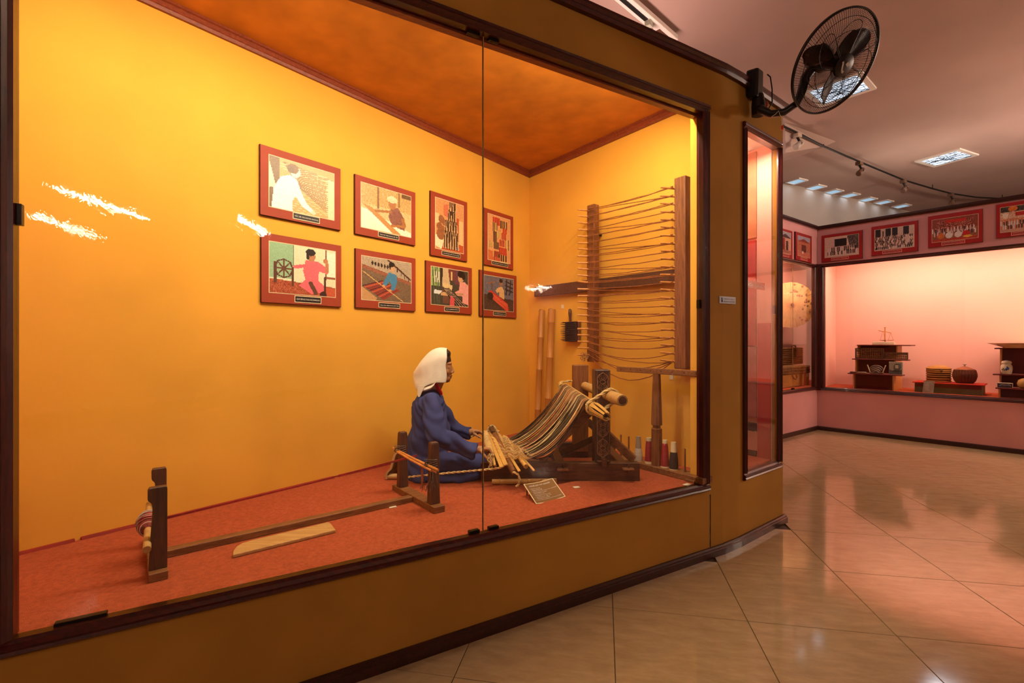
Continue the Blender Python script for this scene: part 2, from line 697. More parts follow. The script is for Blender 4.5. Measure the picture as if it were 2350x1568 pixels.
#@@STRUCT
# ================================================================== THE SETTING
def prism_line(mb, a, b, prof, n):
    """sweep a closed (off, z) profile from floor point a to b; n = unit vector of +off"""
    a, b, n = Vector((a[0], a[1], 0)), Vector((b[0], b[1], 0)), Vector((n[0], n[1], 0))
    lo = [a + n * o + Vector((0, 0, z)) for o, z in prof]
    hi = [b + n * o + Vector((0, 0, z)) for o, z in prof]
    return mb.hexa(lo, hi)


def wall_seg(mb, a, b, z0, z1, n, t=0.06, off=0.0):
    return prism_line(mb, a, b, [(off, z0), (off + t, z0), (off + t, z1), (off, z1)], n)


def slab(mb, pts, z0, z1):
    return mb.hexa([Vector((p[0], p[1], z0)) for p in pts], [Vector((p[0], p[1], z1)) for p in pts])


# ---- floor: grout bed and polished tiles of 0.6 m
mb = MB()
slab(mb, [(-9, -8), (13, -8), (13, 13), (-9, 13)], -0.06, -0.006)
floor = struct(mk('floor', mb, M_GROUT), 'polished beige tiled hall floor')
TH = -0.1855
tile_me = None
bmx = bmesh.new()
bmesh.ops.create_cube(bmx, size=1.0)
bmesh.ops.scale(bmx, vec=(0.597, 0.597, 0.010), verts=bmx.verts)
bmesh.ops.bevel(bmx, geom=[e for e in bmx.edges if all(v.co.z > 0 for v in e.verts)], offset=0.0012, segments=1, affect='EDGES')
tile_me = bpy.data.meshes.new('tile')
bmx.to_mesh(tile_me)
bmx.free()
tile_me.materials.append(M_TILE)
rest = MB()
for r in range(-12, 22):
    for c in range(-16, 22):
        x = 0.370 + 0.6 * ((c + .5) * math.cos(TH) - (r + .5) * math.sin(TH))
        y = 1.7253 + 0.6 * ((c + .5) * math.sin(TH) + (r + .5) * math.cos(TH))
        if not (-9 < x < 13 and -8 < y < 13):
            continue
        p = Vector((x, y))
        fr = (p - FRONT.p).dot(FRONT.n)
        behind = (p - RP.p).dot(RP.n) > 0.45 or (p - LP.p).dot(LP.n) > 0.45
        seen = y > 0.9 and (fr < 0.35 or x > 1.6 + (y - 3.4) * .40) and not behind and -0.35 < x / y < 1.35
        M = Matrix.Translation((x, y, -0.005)) @ Matrix.Rotation(TH, 4, 'Z')
        if seen:
            o = bpy.data.objects.new('tile', tile_me)
            COL.objects.link(o)
            o.parent = floor
            o.matrix_local = PM['floor'].inverted() @ M
        elif y < 4 and fr < 0.2 and not behind:
            rest.box((x, y, -0.005), (0.597, 0.597, 0.010), Matrix.Rotation(TH, 3, 'Z'))
o = mk('tile_field', rest, M_TILE, floor)
o['kind'] = 'stuff'

# ---- hall ceiling and outer walls
mb = MB()
slab(mb, [(-9, -8), (13, -8), (13, 13), (-9, 13)], RC, RC + 0.1)
ceil = struct(mk('ceiling', mb, M_PLAST), 'pale plaster hall ceiling')
FAR = Line((4.6, 8.31), 26.5, 1)
mb = MB()
wall_seg(mb, FAR.at(-7), FAR.at(9), 0, RC, FAR.n, 0.1)
struct(mk('wall_far', mb, M_FARW), 'grey stained plaster wall far behind the pink cases')
mb = MB()
wall_seg(mb, (-9, -8), (13, -8), 0, RC, (0, -1), 0.1)
struct(mk('wall_rear', mb, M_PINK), 'hall wall behind the camera')
mb = MB()
wall_seg(mb, (13, -8), (13, 13), 0, RC, (1, 0), 0.1)
struct(mk('wall_right', mb, M_PINK), 'hall wall at the right end')
mb = MB()
wall_seg(mb, (-9, -8), (-9, 13), 0, RC, (-1, 0), 0.1)
struct(mk('wall_left', mb, M_PINK), 'hall wall at the left end')
# dropped ceiling beam above the far corner
mb = MB()
pa, pb = U(1770, 412, 7.2), U(1905, 352, 6.5)
pa2, pb2 = (2.9, 6.6), (5.2, 6.25)
mb.hexa([Vector((3.4, 6.05, RC)), Vector((4.42, 6.62, RC)), Vector((4.15, 7.25, RC)), Vector((3.2, 7.0, RC))],
        [Vector((3.55, 6.3, RC - 0.28)), Vector((4.30, 6.66, RC - 0.05)), Vector((4.12, 7.1, RC - 0.05)), Vector((3.35, 6.9, RC - 0.28))])
struct(mk('trim_beam', mb, M_PLAST, ceil) if False else mk('trim_1', mb, M_PLAST), 'sloping plaster beam under the hall ceiling')

# ---- front wall of the yellow case
SEG1 = Vector((1.282, 2.904))
SEG2 = Vector((1.42, 3.0))
SEG3 = Vector((1.919, 3.393))
PAN = Line(SEG2, 38.2, 1)           # the turned panel
S1 = Line(SEG1, math.degrees(math.atan2(SEG2.y - SEG1.y, SEG2.x - SEG1.x)), 1)
TL, TR = -2.19, 0.715
TB = 0.90
WO = 0.025
mb = MB()
for (a, b, z0, z1) in ((-3.4, TB, 0, 0.40), (-3.4, TB, 2.65, WT), (TR + .04, TB, 0.40, 2.65), (-3.4, TL - .04, 0.40, 2.65)):
    wall_seg(mb, FRONT.at(a), FRONT.at(b), z0, z1, FRONT.n, 0.06, WO)
L1 = (SEG2 - SEG1).length
wall_seg(mb, S1.at(0), S1.at(L1), 0, WT, S1.n, 0.06, WO)
LP2 = (SEG3 - SEG2).length
PW0, PW1 = PAN.sat(1711, .02), PAN.sat(1786, .02)             # glass of the narrow window along the panel
for (a, b, z0, z1) in ((0, LP2, 0, 0.40), (0, LP2, 2.65, WT), (0, PW0 - .02, 0.40, 2.65), (PW1 + .02, LP2, 0.40, 2.65)):
    wall_seg(mb, PAN.at(a), PAN.at(b), z0, z1, PAN.n, 0.06, WO)
# end of the partition, turning away
ENDL = Line(SEG3 + PAN.n * WO, 70.0, 1)
wall_seg(mb, ENDL.at(0), ENDL.at(1.6), 0, WT, ENDL.n, 0.06)
wf = struct(mk('wall_front', mb, M_OCH), 'ochre cloth covered front wall of the yellow display case')
# open seam in the cloth
mb = MB()
for k in range(8):
    z0, z1 = 0.03 + k * 0.042, 0.03 + (k + 1) * 0.042
    w0 = 0.001 + 0.003 * abs(math.sin(k * 1.7)); w1 = 0.001 + 0.003 * abs(math.sin((k + 1) * 1.7))
    mb.hexa([FRONT.at(.785 - w0, WO - .0012, z0), FRONT.at(.785 + w0, WO - .0012, z0), FRONT.at(.785 + w1, WO - .0012, z1), FRONT.at(.785 - w1, WO - .0012, z1)],
            [FRONT.at(.785 - w0, WO + .004, z0), FRONT.at(.785 + w0, WO + .004, z0), FRONT.at(.785 + w1, WO + .004, z1), FRONT.at(.785 - w1, WO + .004, z1)])
mk('split_seam', mb, mat('teal_black_gap', (20, 34, 34), 0.8), wf)

# top trim and baseboard, in lengths
TOPP = [(0.06, WT - .045), (0.0, WT - .045), (-0.008, WT - .03), (-0.002, WT - .02), (-0.012, WT - .008), (-0.012, WT + .006), (0.06, WT + .006)]
BASP = [(0.03, 0), (0.0, 0), (0.0, .036), (0.006, .040), (0.006, .047), (0.015, .054), (0.03, .054)]


def lengths(name, label, prof, m, cuts):
    first = None
    mbx = MB()
    for ln, a, b in cuts:
        prism_line(mbx, ln.at(a), ln.at(b), prof, ln.n)
    return struct(mk(name, mbx, m), label)


lengths('trim_2', 'dark wooden trim along the top of the ochre wall', TOPP, M_FRAME, [(FRONT, -3.4, -.36), (FRONT, -.358, TB), (S1, 0, L1), (PAN, 0, LP2 + .012)])
lengths('baseboard_front', 'dark wooden baseboard of the ochre wall', BASP, M_BASEB, [(FRONT, -3.4, .40), (FRONT, .401, TB), (S1, 0, L1), (PAN, 0, LP2 + .02)])

# ---- window 1: the big pane front
FR_B = lambda z: [(0.050, z), (0.012, z), (0.0, z + .010), (0.005, z + .018), (0.0, z + .027), (0.012, z + .036), (0.020, z + .046), (0.050, z + .046)]
FR_T = lambda z: [(0.065, z), (0.020, z), (0.012, z + .010), (0.0, z + .019), (0.005, z + .028), (0.0, z + .036), (0.012, z + .046), (0.065, z + .046)]


def stile(mbx, line, s, side, z0, z1, k=1.0):
    """upright moulding; side=+1: the opening lies to smaller s"""
    pr = [(0.0, .065), (0.0, .020), (0.010, .012), (0.019, 0.0), (0.028, .005), (0.036, 0.0), (0.046, .012), (0.046, .065)]
    lo = [line.at(s + side * a * k, min(o, .065 if k == 1 else .03), z0) for a, o in pr]
    hi = [line.at(s + side * a * k, min(o, .065 if k == 1 else .03), z1) for a, o in pr]
    return mbx.hexa(lo, hi)


def cabinet_window(name, label, line, s0, s1, z0, z1, panes, gm, clips=(), k=1.0, go=.045):
    w = thing(name, label, 'window', line.at((s0 + s1) / 2, 0.03, z0 - .046))
    del w['category']
    w['kind'] = 'structure'
    b = MB(); prism_line(b, line.at(s0 - .046 * k), line.at(s1 + .046 * k), FR_B(z0 - .046), line.n)
    mk('sill_rail', b, M_FRAME, w)
    b = MB(); prism_line(b, line.at(s0 - .046 * k), line.at(s1 + .046 * k), FR_T(z1), line.n)
    mk('head_rail', b, M_FRAME, w)
    for s, sd in ((s0, -1), (s1, 1)):
        b = MB(); stile(b, line, s, sd, z0, z1, k)
        mk('stile', b, M_FRAMEZ, w)
    for a, c in panes:
        b = MB()
        wall_seg(b, line.at(a), line.at(c), z0 + .002, z1 - .002, line.n, 0.005, go)
        mk('pane', b, gm, w)
    for a, c in panes[1:]:
        b = MB()
        wall_seg(b, line.at(a - .0035), line.at(a), z0 + .002, z1 - .002, line.n, 0.005, 0.0455)
        mk('pane_edge', b, M_GEDGE, w)
        b = MB()
        wall_seg(b, line.at(a - .0055), line.at(a - .004), z0 + .002, z1 - .002, line.n, 0.005, 0.0455)
        mk('pane_edge', b, M_CLIP, w)
    for s, z, dx, dz in clips:
        b = MB(); wall_seg(b, line.at(s - dx), line.at(s + dx), z - dz, z + dz, line.n, 0.022, 0.036)
        mk('clip', b, M_CLIP, w, bevel=.001)
    return w


SJ = FRONT.sat(1109, .045)
cabinet_window('window_1', 'wide glass front of the yellow display case in dark red moulding', FRONT, TL, TR, ZF, ZT,
               [(TL, SJ - .003), (SJ + .003, TR)], M_GLASS,
               [(SJ - .045, ZF + .006, .024, .007), (SJ + .05, ZF + .006, .024, .006), (SJ - .05, ZT - .006, .03, .008), (SJ + .05, ZT - .006, .024, .007),
                (TL + .14, ZF + .004, .06, .005), (TL + .006, 1.63, .007, .03), (TR - .006, 1.49, .006, .025)])

# ---- yellow case interior
def meet(l1, o1, l2, o2):
    """intersection of two shifted lines"""
    p1, p2 = l1.p + l1.n * o1, l2.p + l2.n * o2
    d = l1.d.x * l2.d.y - l1.d.y * l2.d.x
    t = ((p2.x - p1.x) * l2.d.y - (p2.y - p1.y) * l2.d.x) / d
    return p1 + l1.d * t


LEFT = Line(FRONT.at(-2.30, .05).to_2d(), 162.0, -1)
cBR = Vector((KX, KY))
cSF = meet(SIDE, 0, FRONT, .086)
fSF = meet(SIDE, 0, FRONT, .051)
cLF = meet(LEFT, 0, FRONT, .086)
fLF = meet(LEFT, 0, FRONT, .051)
cLB = meet(LEFT, 0, BACK, 0)
mb = MB(); wall_seg(mb, cBR - BACK.d * .06, cLB + BACK.d * .05, 0.3, 2.95, -BACK.n, 0.06)
struct(mk('wall_back', mb, M_YEL), 'yellow cloth back wall of the display case')
mb = MB(); wall_seg(mb, cBR, cSF, 0.3, 2.95, -SIDE.n, 0.06)
struct(mk('wall_side', mb, M_YEL), 'yellow cloth side wall of the display case')
mb = MB(); wall_seg(mb, cLF, cLB, 0.3, 2.95, (LEFT.n if (cBR - cLF).dot(LEFT.n) < 0 else -LEFT.n), 0.06)
struct(mk('wall_end', mb, M_YEL), 'yellow cloth end wall of the display case')
mb = MB(); slab(mb, [fLF, fSF, cBR, cLB], ZF - .036, ZF)
struct(mk('floor_case', mb, M_CARP), 'red carpeted floor of the yellow display case')
mb = MB(); slab(mb, [cLF, cSF, cBR, cLB], ZC, ZC + .05)
struct(mk('ceiling_case', mb, M_CCEIL), 'orange boarded ceiling of the display case')
CORP = [(0.0, ZC - .055), (0.016, ZC - .055), (0.020, ZC - .04), (0.024, ZC - .036), (0.024, ZC - .016), (0.032, ZC - .012), (0.032, ZC), (0.0, ZC)]
mb = MB(); prism_line(mb, cBR, cLB, CORP, BACK.n)
struct(mk('trim_3', mb, M_CORN), 'brown cornice between back wall and case ceiling')
mb = MB(); prism_line(mb, cBR, cSF, CORP, SIDE.n)
struct(mk('trim_4', mb, M_CORN), 'brown cornice between side wall and case ceiling')
mb = MB(); prism_line(mb, FRONT.at(TL - .02), FRONT.at(TR + .02), [(0.066, ZT - .012), (0.10, ZT - .012), (0.10, ZC), (0.066, ZC)], FRONT.n)
struct(mk('trim_5', mb, M_CORN), 'orange brown lining board above the glass inside the case')
# lining edge at the right of the glass
mb = MB(); wall_seg(mb, FRONT.at(TR + .012, .07), FRONT.at(TR + .05, .07), ZF, ZT, FRONT.n, 0.05)
struct(mk('trim_6', mb, M_YEL), 'yellow lining strip beside the glass inside the case')
# loose carpet edge with a red strip along the back wall
mb = MB()
for a, b in ((0.9, 2.0), (2.03, 3.2), (3.22, 3.7)):
    prism_line(mb, BACK.at(a), BACK.at(b), [(0.0, ZF), (0.014, ZF), (0.010, ZF + .010), (0.0, ZF + .012)], BACK.n)
mk_ = struct(mk('trim_7', mb, mat('dark_red_carpet_edge', (150, 36, 24), 0.7)), 'dark red carpet edging strip along the back wall')

# the lamp housings of the case, up behind the head board
for k, (a, b) in enumerate(((-2.1, -0.85), (-0.65, 0.55))):
    L = thing('tube_lamp', ['left', 'right'][k] + ' tube lamp under the yellow case ceiling behind the head board', 'lamp', FRONT.at((a + b) / 2, .17, ZC - .06))
    mb = MB(); wall_seg(mb, FRONT.at(a), FRONT.at(b), ZC - .055, ZC - .004, FRONT.n, 0.07, .135)
    mk('housing', mb, M_WHITE, L)

# ---- window 2: narrow pane in the turned panel, and the small pink case behind it
ZN = 0.44
cabinet_window('window_2', 'narrow upright glass window in the turned ochre panel', PAN, PW0, PW1, ZN, ZT, [(PW0, PW1)], M_GLASS2, [(PW1 - .006, 1.49, .008, .03)], .62, .022)
q0, q1, q2, q3, q4 = PAN.at(PW0 - .02, .09).to_2d(), PAN.at(PW1 + .012, .07).to_2d(), Vector((1.768, 3.495)), Vector((1.57, 3.82)), Vector((1.36, 3.75))
nz = Line((0, 0), 0)


def two(mb, a, b, z0, z1):
    d = (b - a).normalized()
    return wall_seg(mb, a, b, z0, z1, (-d.y, d.x), 0.03)


M_NOOKW = mat('pale_pink_nook_lining', (244, 186, 164), 0.8, 0.03, 1)
mb = MB(); two(mb, q2, q1, .38, 2.72)
wn = struct(mk('wall_nook_right', mb, M_NOOKW), 'pale pink right lining of the narrow display case')
mb = MB(); two(mb, q3, q2, .38, 2.72)
wl = struct(mk('wall_nook_back', mb, M_NOOKW), 'pink back lining of the narrow display case')
mb = MB(); two(mb, q4, q3, .38, 2.72); two(mb, q0, q4, .38, 2.72)
struct(mk('wall_nook_left', mb, M_NOOKW), 'hidden left lining of the narrow display case')
mb = MB(); slab(mb, [q0, q1, q2, q3, q4], ZN - .05, ZN)
struct(mk('floor_nook', mb, M_CARP2), 'orange carpeted floor of the narrow display case')
mb = MB(); slab(mb, [q0, q1, q2, q3, q4], 2.66, 2.70)
struct(mk('ceiling_nook', mb, M_WHITE), 'white ceiling of the narrow display case')
mb = MB()
d = (q1 - q2).normalized(); nn = Vector((d.y, -d.x))
prism_line(mb, q2 + d * .004, q1 - d * .005, [(0.0, ZN), (0.008, ZN), (0.008, 1.40), (0.0, 1.40)], nn)
mk('dado_panel', mb, mat('rose_red_panel', (214, 88, 88), 0.6, 0.05, 6), wn)
d = (q2 - q3).normalized(); nn = Vector((d.y, -d.x))
LB = (q2 - q3).length


def nookp(name, z0, z1, m, t=.010, a=.0, b=.004):
    mbx = MB(); prism_line(mbx, q3 + d * a, q2 - d * b, [(0.0, z0), (t, z0), (t, z1), (0.0, z1)], nn)
    return mk(name, mbx, m, wl)


nookp('upper_board', 2.02, 2.64, mat('tan_board', (214, 140, 96), 0.6))
nookp('grey_board', 0.72, 1.23, mat('mauve_board', (190, 128, 122), 0.6))
nookp('dark_rail', 0.62, 0.68, M_FRAME)
nookp('foot_rail', 0.44, 0.48, M_FRAME)

# ---- far pink cases
ZS, ZG = 0.62, 2.33
RL, LL = 4.2, 2.6
# right hand front: plinth, header
mb = MB(); wall_seg(mb, RP.at(-.04), RP.at(RL), 0, ZS - .04, RP.n, 0.06, .02)
wall_seg(mb, RP.at(-.04), RP.at(RL), ZG + .04, WT, RP.n, 0.06, .02)
struct(mk('wall_pink_right', mb, M_PINK), 'pink front wall below and above the long far case')
mb = MB(); wall_seg(mb, LP.at(-.04), LP.at(LL), 0, ZS - .04, LP.n, 0.06, .02)
wall_seg(mb, LP.at(-.04), LP.at(LL), ZG + .04, WT, LP.n, 0.06, .02)
struct(mk('wall_pink_left', mb, M_PINK), 'pink front wall below and above the far corner case')
BP2 = [(0.03, 0), (0.0, 0), (0.0, .045), (0.012, .055), (0.03, .055)]
TP2 = [(0.08, WT - .045), (-0.005, WT - .045), (-0.012, WT - .02), (-0.012, WT + .004), (0.08, WT + .004)]
for nm, pr, lab in (('baseboard', BP2, 'dark baseboard of the pink '), ('trim', TP2, 'dark trim along the top of the pink ')):
    mb = MB(); prism_line(mb, RP.at(-.03), RP.at(RL), pr, RP.n)
    struct(mk(nm + '_pink_right', mb, M_BASEB), lab + 'right wall')
    mb = MB(); prism_line(mb, LP.at(-.03), LP.at(LL), pr, LP.n)
    struct(mk(nm + '_pink_left', mb, M_BASEB), lab + 'left wall')
cabinet_window('window_3', 'long glass front of the far pink case', RP, .075, 3.9, ZS, ZG, [(.075, 3.9)], M_GLASS2)
sj = LP.sat(1820, .045)
cabinet_window('window_4', 'glass front of the far corner case with a pane joint', LP, .06, 2.3, ZS, ZG, [(.06, sj - .003), (sj + .003, 2.3)], M_GLASS2, [(sj, ZS + .008, .03, .008)])
mb = MB(); slab(mb, [RP.at(-.02, .06), RP.at(.034, .03), RP.at(.034, .0), RP.at(.0, -.004), LP.at(.034, .0), LP.at(.034, .03)], ZS - .05, ZG + .05)
struct(mk('trim_8', mb, M_FRAMEZ), 'dark red corner post between the far cases')
# linings
b0, b1 = RP.at(0, .80).to_2d(), RP.at(RL, .80).to_2d()
r0, r1 = RP.at(0.03, .085).to_2d(), RP.at(RL, .085).to_2d()
mb = MB(); wall_seg(mb, b0, b1, .5, 2.62, RP.n, .05)
struct(mk('wall_lining_right', mb, M_PEACH), 'pale pink back lining of the long far case')
mb = MB(); wall_seg(mb, r0, b0, .5, 2.62, RP.d * -1, .02)
struct(mk('wall_lining_end', mb, M_PEACH), 'pale pink end lining of the long far case')
mb = MB(); slab(mb, [r0, r1, b1, b0], ZS - .06, ZS - .005)
struct(mk('floor_case_right', mb, M_CARP2), 'orange carpeted floor of the long far case')
mb = MB(); slab(mb, [r0, r1, b1, b0], 2.60, 2.64)
struct(mk('ceiling_case_right', mb, M_PEACH), 'pink ceiling of the long far case')
l0, l1 = LP.at(-1.35, .62).to_2d(), LP.at(2.3, .62).to_2d()
mb = MB(); wall_seg(mb, l0, l1, .5, 2.62, LP.n, .05)
struct(mk('wall_lining_left', mb, M_PEACH), 'pale pink back lining of the far corner case')
e0 = RP.at(0.005, .09).to_2d(); e1 = RP.at(.005, .86).to_2d()
mb = MB(); slab(mb, [LP.at(2.3, .085), LP.at(.05, .085), e1, l0, l1], ZS - .06, ZS - .005)
struct(mk('floor_case_left', mb, M_CARP2), 'orange carpeted floor of the far corner case')
mb = MB(); slab(mb, [LP.at(2.3, .085), LP.at(.05, .085), e1, l0, l1], 2.60, 2.64)
struct(mk('ceiling_case_left', mb, M_PEACH), 'pink ceiling of the far corner case')

# ---- ceiling panels with wire pattern
M_SKYP = emit('cool_lit_ceiling_panel', (205, 222, 240), 1.6)
M_SKYS = emit('dim_blue_ceiling_panel', (150, 188, 214), 0.8)
M_LEAD = mat('dark_pattern_wire', (40, 48, 52), 0.5)


def ceiling_panel(label, cx, cy, size, ang, rich):
    P = thing('ceiling_light', label, 'light', (cx, cy, RC), math.radians(ang), 'square ceiling lights' if rich else 'small ceiling lights by the far wall')
    R = Matrix.Rotation(math.radians(ang), 3, 'Z')
    c = Vector((cx, cy, 0))
    w = lambda x, y, z: c + R @ Vector((x, y, 0)) + Vector((0, 0, z))
    h = size / 2
    t = 0.05 * size / .54
    mb = MB()
    for (x0, y0, x1, y1) in ((-h, -h, h, -h + t), (-h, h - t, h, h), (-h, -h + t, -h + t, h - t), (h - t, -h + t, h, h - t)):
        mb.hexa([w(x0, y0, RC - .02), w(x1, y0, RC - .02), w(x1, y1, RC - .02), w(x0, y1, RC - .02)], [w(x0, y0, RC), w(x1, y0, RC), w(x1, y1, RC), w(x0, y1, RC)])
    mk('frame', mb, M_WHITE, P)
    mb = MB()
    mb.hexa([w(-h + t, -h + t, RC - .010), w(h - t, -h + t, RC - .010), w(h - t, h - t, RC - .010), w(-h + t, h - t, RC - .010)],
            [w(-h + t, -h + t, RC), w(h - t, -h + t, RC), w(h - t, h - t, RC), w(-h + t, h - t, RC)])
    mk('diffuser', mb, M_SKYP if rich else M_SKYS, P)
    if rich:
        mb = MB()
        hh = h - t
        for k in range(5):
            r = .10 + .035 * k
            for (ox, oy) in ((-hh * .5, -hh * .6), (hh * .55, hh * .5), (hh * .3, -hh * .7), (-hh * .5, hh * .7)):
                pts = []
                for j in range(15):
                    a = 2 * math.pi * j / 14
                    x, y = ox + r * math.cos(a), oy + r * 1.3 * math.sin(a)
                    pts.append((max(-hh, min(hh, x)), max(-hh, min(hh, y))))
                if k in (1, 4):
                    mb.tube([w(x, y, RC - .014) for x, y in pts], .0026, 4)
        for a in np.linspace(-hh, hh, 4):
            mb.tube([w(a, -hh, RC - .014), w(-a * .4, hh, RC - .014)], .0026, 4)
            mb.tube([w(-hh, a, RC - .014), w(hh, -a * .3, RC - .014)], .0026, 4)
        mk('pattern_wire', mb, M_LEAD, P)


ceiling_panel('square lit ceiling panel seen behind the fan', 3.535, 5.245, .54, 40, True)
ceiling_panel('square lit ceiling panel above the far pink wall', 6.44, 7.20, .545, 25, True)
ords = ['leftmost', 'second from the left', 'third from the left', 'middle', 'third from the right', 'second from the right', 'rightmost']
for k, (u, v) in enumerate(((1828, 415), (1872, 429), (1912, 439), (1950, 447), (1990, 457), (2028, 463), (2069, 472))):
    p = GZ(u, v + .0, RC)
    ceiling_panel(ords[k] + ' of the seven small ceiling lights by the grey wall', p.x, p.y, .25, 26.5, False)
    down_light('small_panel_light', (p.x, p.y, RC - .03), .2, .2, 26.5, .35, (.75, .86, 1.0))
down_light('panel_light', (3.535, 5.245, RC - .03), .44, .44, 40, 6, (.80, .88, 1.0))
down_light('panel_light', (6.44, 7.20, RC - .03), .44, .44, 25, 6, (.80, .88, 1.0))

# ---- suspended tube lamps of the hall, two of them added unseen at the right
where = ['behind the camera nearest the wide glass', 'behind the camera farthest from the wide glass', 'behind the camera to its right', 'at the far right end of the hall',
         'added out of view at the right to light the pink walls', 'behind the camera to its left', 'added farther right out of view to light the pink walls']
for k, (a, b, power) in enumerate(HALL_TUBES):
    a, b = Vector(a), Vector(b)
    M_TUBE = emit('lit_white_tube', TUBE_COL, power)
    L = thing('hall_tube_lamp', 'suspended white tube lamp ' + where[k], 'lamp', ((a + b) / 2 + Vector((0, 0, .05))), 0, 'suspended hall lamps')
    mb = MB(); mb.cyl(a, b, .016, n=10)
    mk('tube', mb, M_TUBE, L, True)
    mb = MB(); mb.bar(a + Vector((0, 0, .04)), b + Vector((0, 0, .04)), .05, .03)
    mk('housing', mb, M_WHITE, L)
    for p in (a, b):
        q = a.lerp(b, .15 if p is a else .85)
        mb = MB(); mb.cyl(q + Vector((0, 0, .05)), Vector((q.x, q.y, RC)), .004, n=6)
        mk('rod', mb, M_CLIP, L)

for k, (c, ang, p_, col_) in enumerate(ADDED_UPLIGHTS):  # trays for the uplights added to brighten the ceiling
    dd_ = Vector((math.cos(math.radians(ang)), math.sin(math.radians(ang)), 0))
    L = thing('added_uplight_tray', 'added unseen uplight for the ceiling lying on top of ' + ['the yellow case', 'the ochre partition', 'the long pink case by the corner', 'the long pink case farther right'][k], 'lamp', c - Vector((0, 0, .06)), 0, 'added uplights on the cases')
    mb = MB(); mb.bar(c - dd_ * .62 - Vector((0, 0, .03)), c + dd_ * .62 - Vector((0, 0, .03)), .14, .04)
    mk('tray', mb, M_WHITE, L)
# ================================================================== PICTURES ON THE BACK WALL
def board_picture(name, label, group, line, quad, off, board_m, mx, my_t, my_b, pic, cap, cap_box, capm, borderm, textm, edge_m, cat='picture', t=.016, captext_rows=1):
    """quad: px of tl, tr, br, bl; the board hangs flat on the plane"""
    h = [line.hit(u, v, off + t) for u, v in quad]
    if line is BACK or line is LP:
        pass
    sL = (h[0][0] + h[3][0]) / 2
    sR = (h[1][0] + h[2][0]) / 2
    zt = (h[0][1] + h[1][1]) / 2
    zb = (h[2][1] + h[3][1]) / 2
    sg = 1 if sR > sL else -1
    W, Hh = abs(sR - sL), zt - zb
    ex = Vector((line.d.x * sg, line.d.y * sg, 0))
    ey = Vector((0, 0, 1))
    out = Vector((line.n.x, line.n.y, 0)) * (1 if off >= 0 else -1)
    if off < 0 or t < 0:
        out = -Vector((line.n.x, line.n.y, 0))
    o = line.at(sL, off, zb)
    P = thing(name, label, cat, o + ex * (W / 2), 0, group)
    T = abs(t)
    mb = MB()
    mb.hexa([o, o + ex * W, o + ex * W + ey * Hh, o + ey * Hh], [p + out * T * .75 for p in (o, o + ex * W, o + ex * W + ey * Hh, o + ey * Hh)])
    mk('backing', mb, edge_m, P)
    e = .002
    a = o + out * T * .75
    mb = MB()
    q = [a + ex * e + ey * e, a + ex * (W - e) + ey * e, a + ex * (W - e) + ey * (Hh - e), a + ex * e + ey * (Hh - e)]
    mb.hexa(q, [p + out * T * .25 for p in q])
    mt = mk('mount', mb, board_m, P)
    f = o + out * (T + .0008)
    iw, ih = W * (1 - 2 * mx), Hh * (1 - my_t - my_b)
    io = f + ex * W * mx + ey * Hh * my_b
    mb = MB()
    b = .004
    q = [io - ex * b - ey * b, io + ex * (iw + b) - ey * b, io + ex * (iw + b) + ey * (ih + b), io - ex * b + ey * (ih + b)]
    mb.hexa([p - out * .0006 for p in q], q)
    mk('photo_border', mb, M_CREAM, mt)
    print_mesh('photo', pic, io + out * .0006, ex, ey, iw, ih, P)
    if cap:
        x0, x1, y0, y1 = cap_box
        co = f + ex * W * x0 + ey * Hh * y0 + out * .0012
        cw, ch = W * (x1 - x0), Hh * (y1 - y0)
        mb = MB()
        q = [co, co + ex * cw, co + ex * cw + ey * ch, co + ey * ch]
        mb.hexa([p - out * .0012 for p in q], q)
        c = mk('caption_plate', mb, borderm, P)
        i = min(.0045, ch * .12)
        mb = MB()
        q = [co + ex * i + ey * i, co + ex * (cw - i) + ey * i, co + ex * (cw - i) + ey * (ch - i), co + ex * i + ey * (ch - i)]
        mb.hexa(q, [p + out * .0006 for p in q])
        mk('caption_field', mb, capm, c)
        rows = cap if isinstance(cap, list) else [cap]
        n = len(rows)
        for k, r in enumerate(rows):
            hh = (ch - 2 * i) / n
            text_on('lettering', r, co + out * .0012 + ex * (cw * .07) + ey * (i + hh * (n - 1 - k) + hh * .24), ex, ey, cw * .86, hh * .52, textm, c, 'F')
    return P


# --- the eight prints
def pic1():
    p = Pic(90, 64, (196, 160, 96))
    p.rect(0, 0, .14, 1, (120, 92, 60)).poly([(0, .1), (.1, .6), (0, .62)], (240, 225, 190))
    for k in range(22):
        p.line(.2 + .01 * k, .05 + .02 * k, .96, .16 + .037 * k, .006, (140, 106, 58))
        p.line(.16, .1 + .045 * k, .95, .14 + .037 * k, .004, (232, 206, 150))
    for k in range(18):
        p.line(.88, .2 + .043 * k, .96, .22 + .043 * k, .01, (230, 205, 160))
    p.poly([(.90, .15), (1, .18), (1, 1), (.9, 1)], (236, 214, 168))
    p.poly([(.30, .28), (.16, .36), (.06, .62), (.03, 1.01), (.34, 1.01), (.33, .8), (.38, .68), (.48, .86), (.64, .97), (.68, .92), (.55, .78), (.46, .55), (.40, .34)], (255, 250, 240))
    p.ell(.38, .2, .075, .11, (246, 232, 206)).ell(.345, .14, .085, .10, (120, 86, 50)).ell(.31, .17, .05, .07, (110, 80, 46))
    p.ell(.66, .94, .035, .04, (240, 215, 180))
    return p.noise(6)


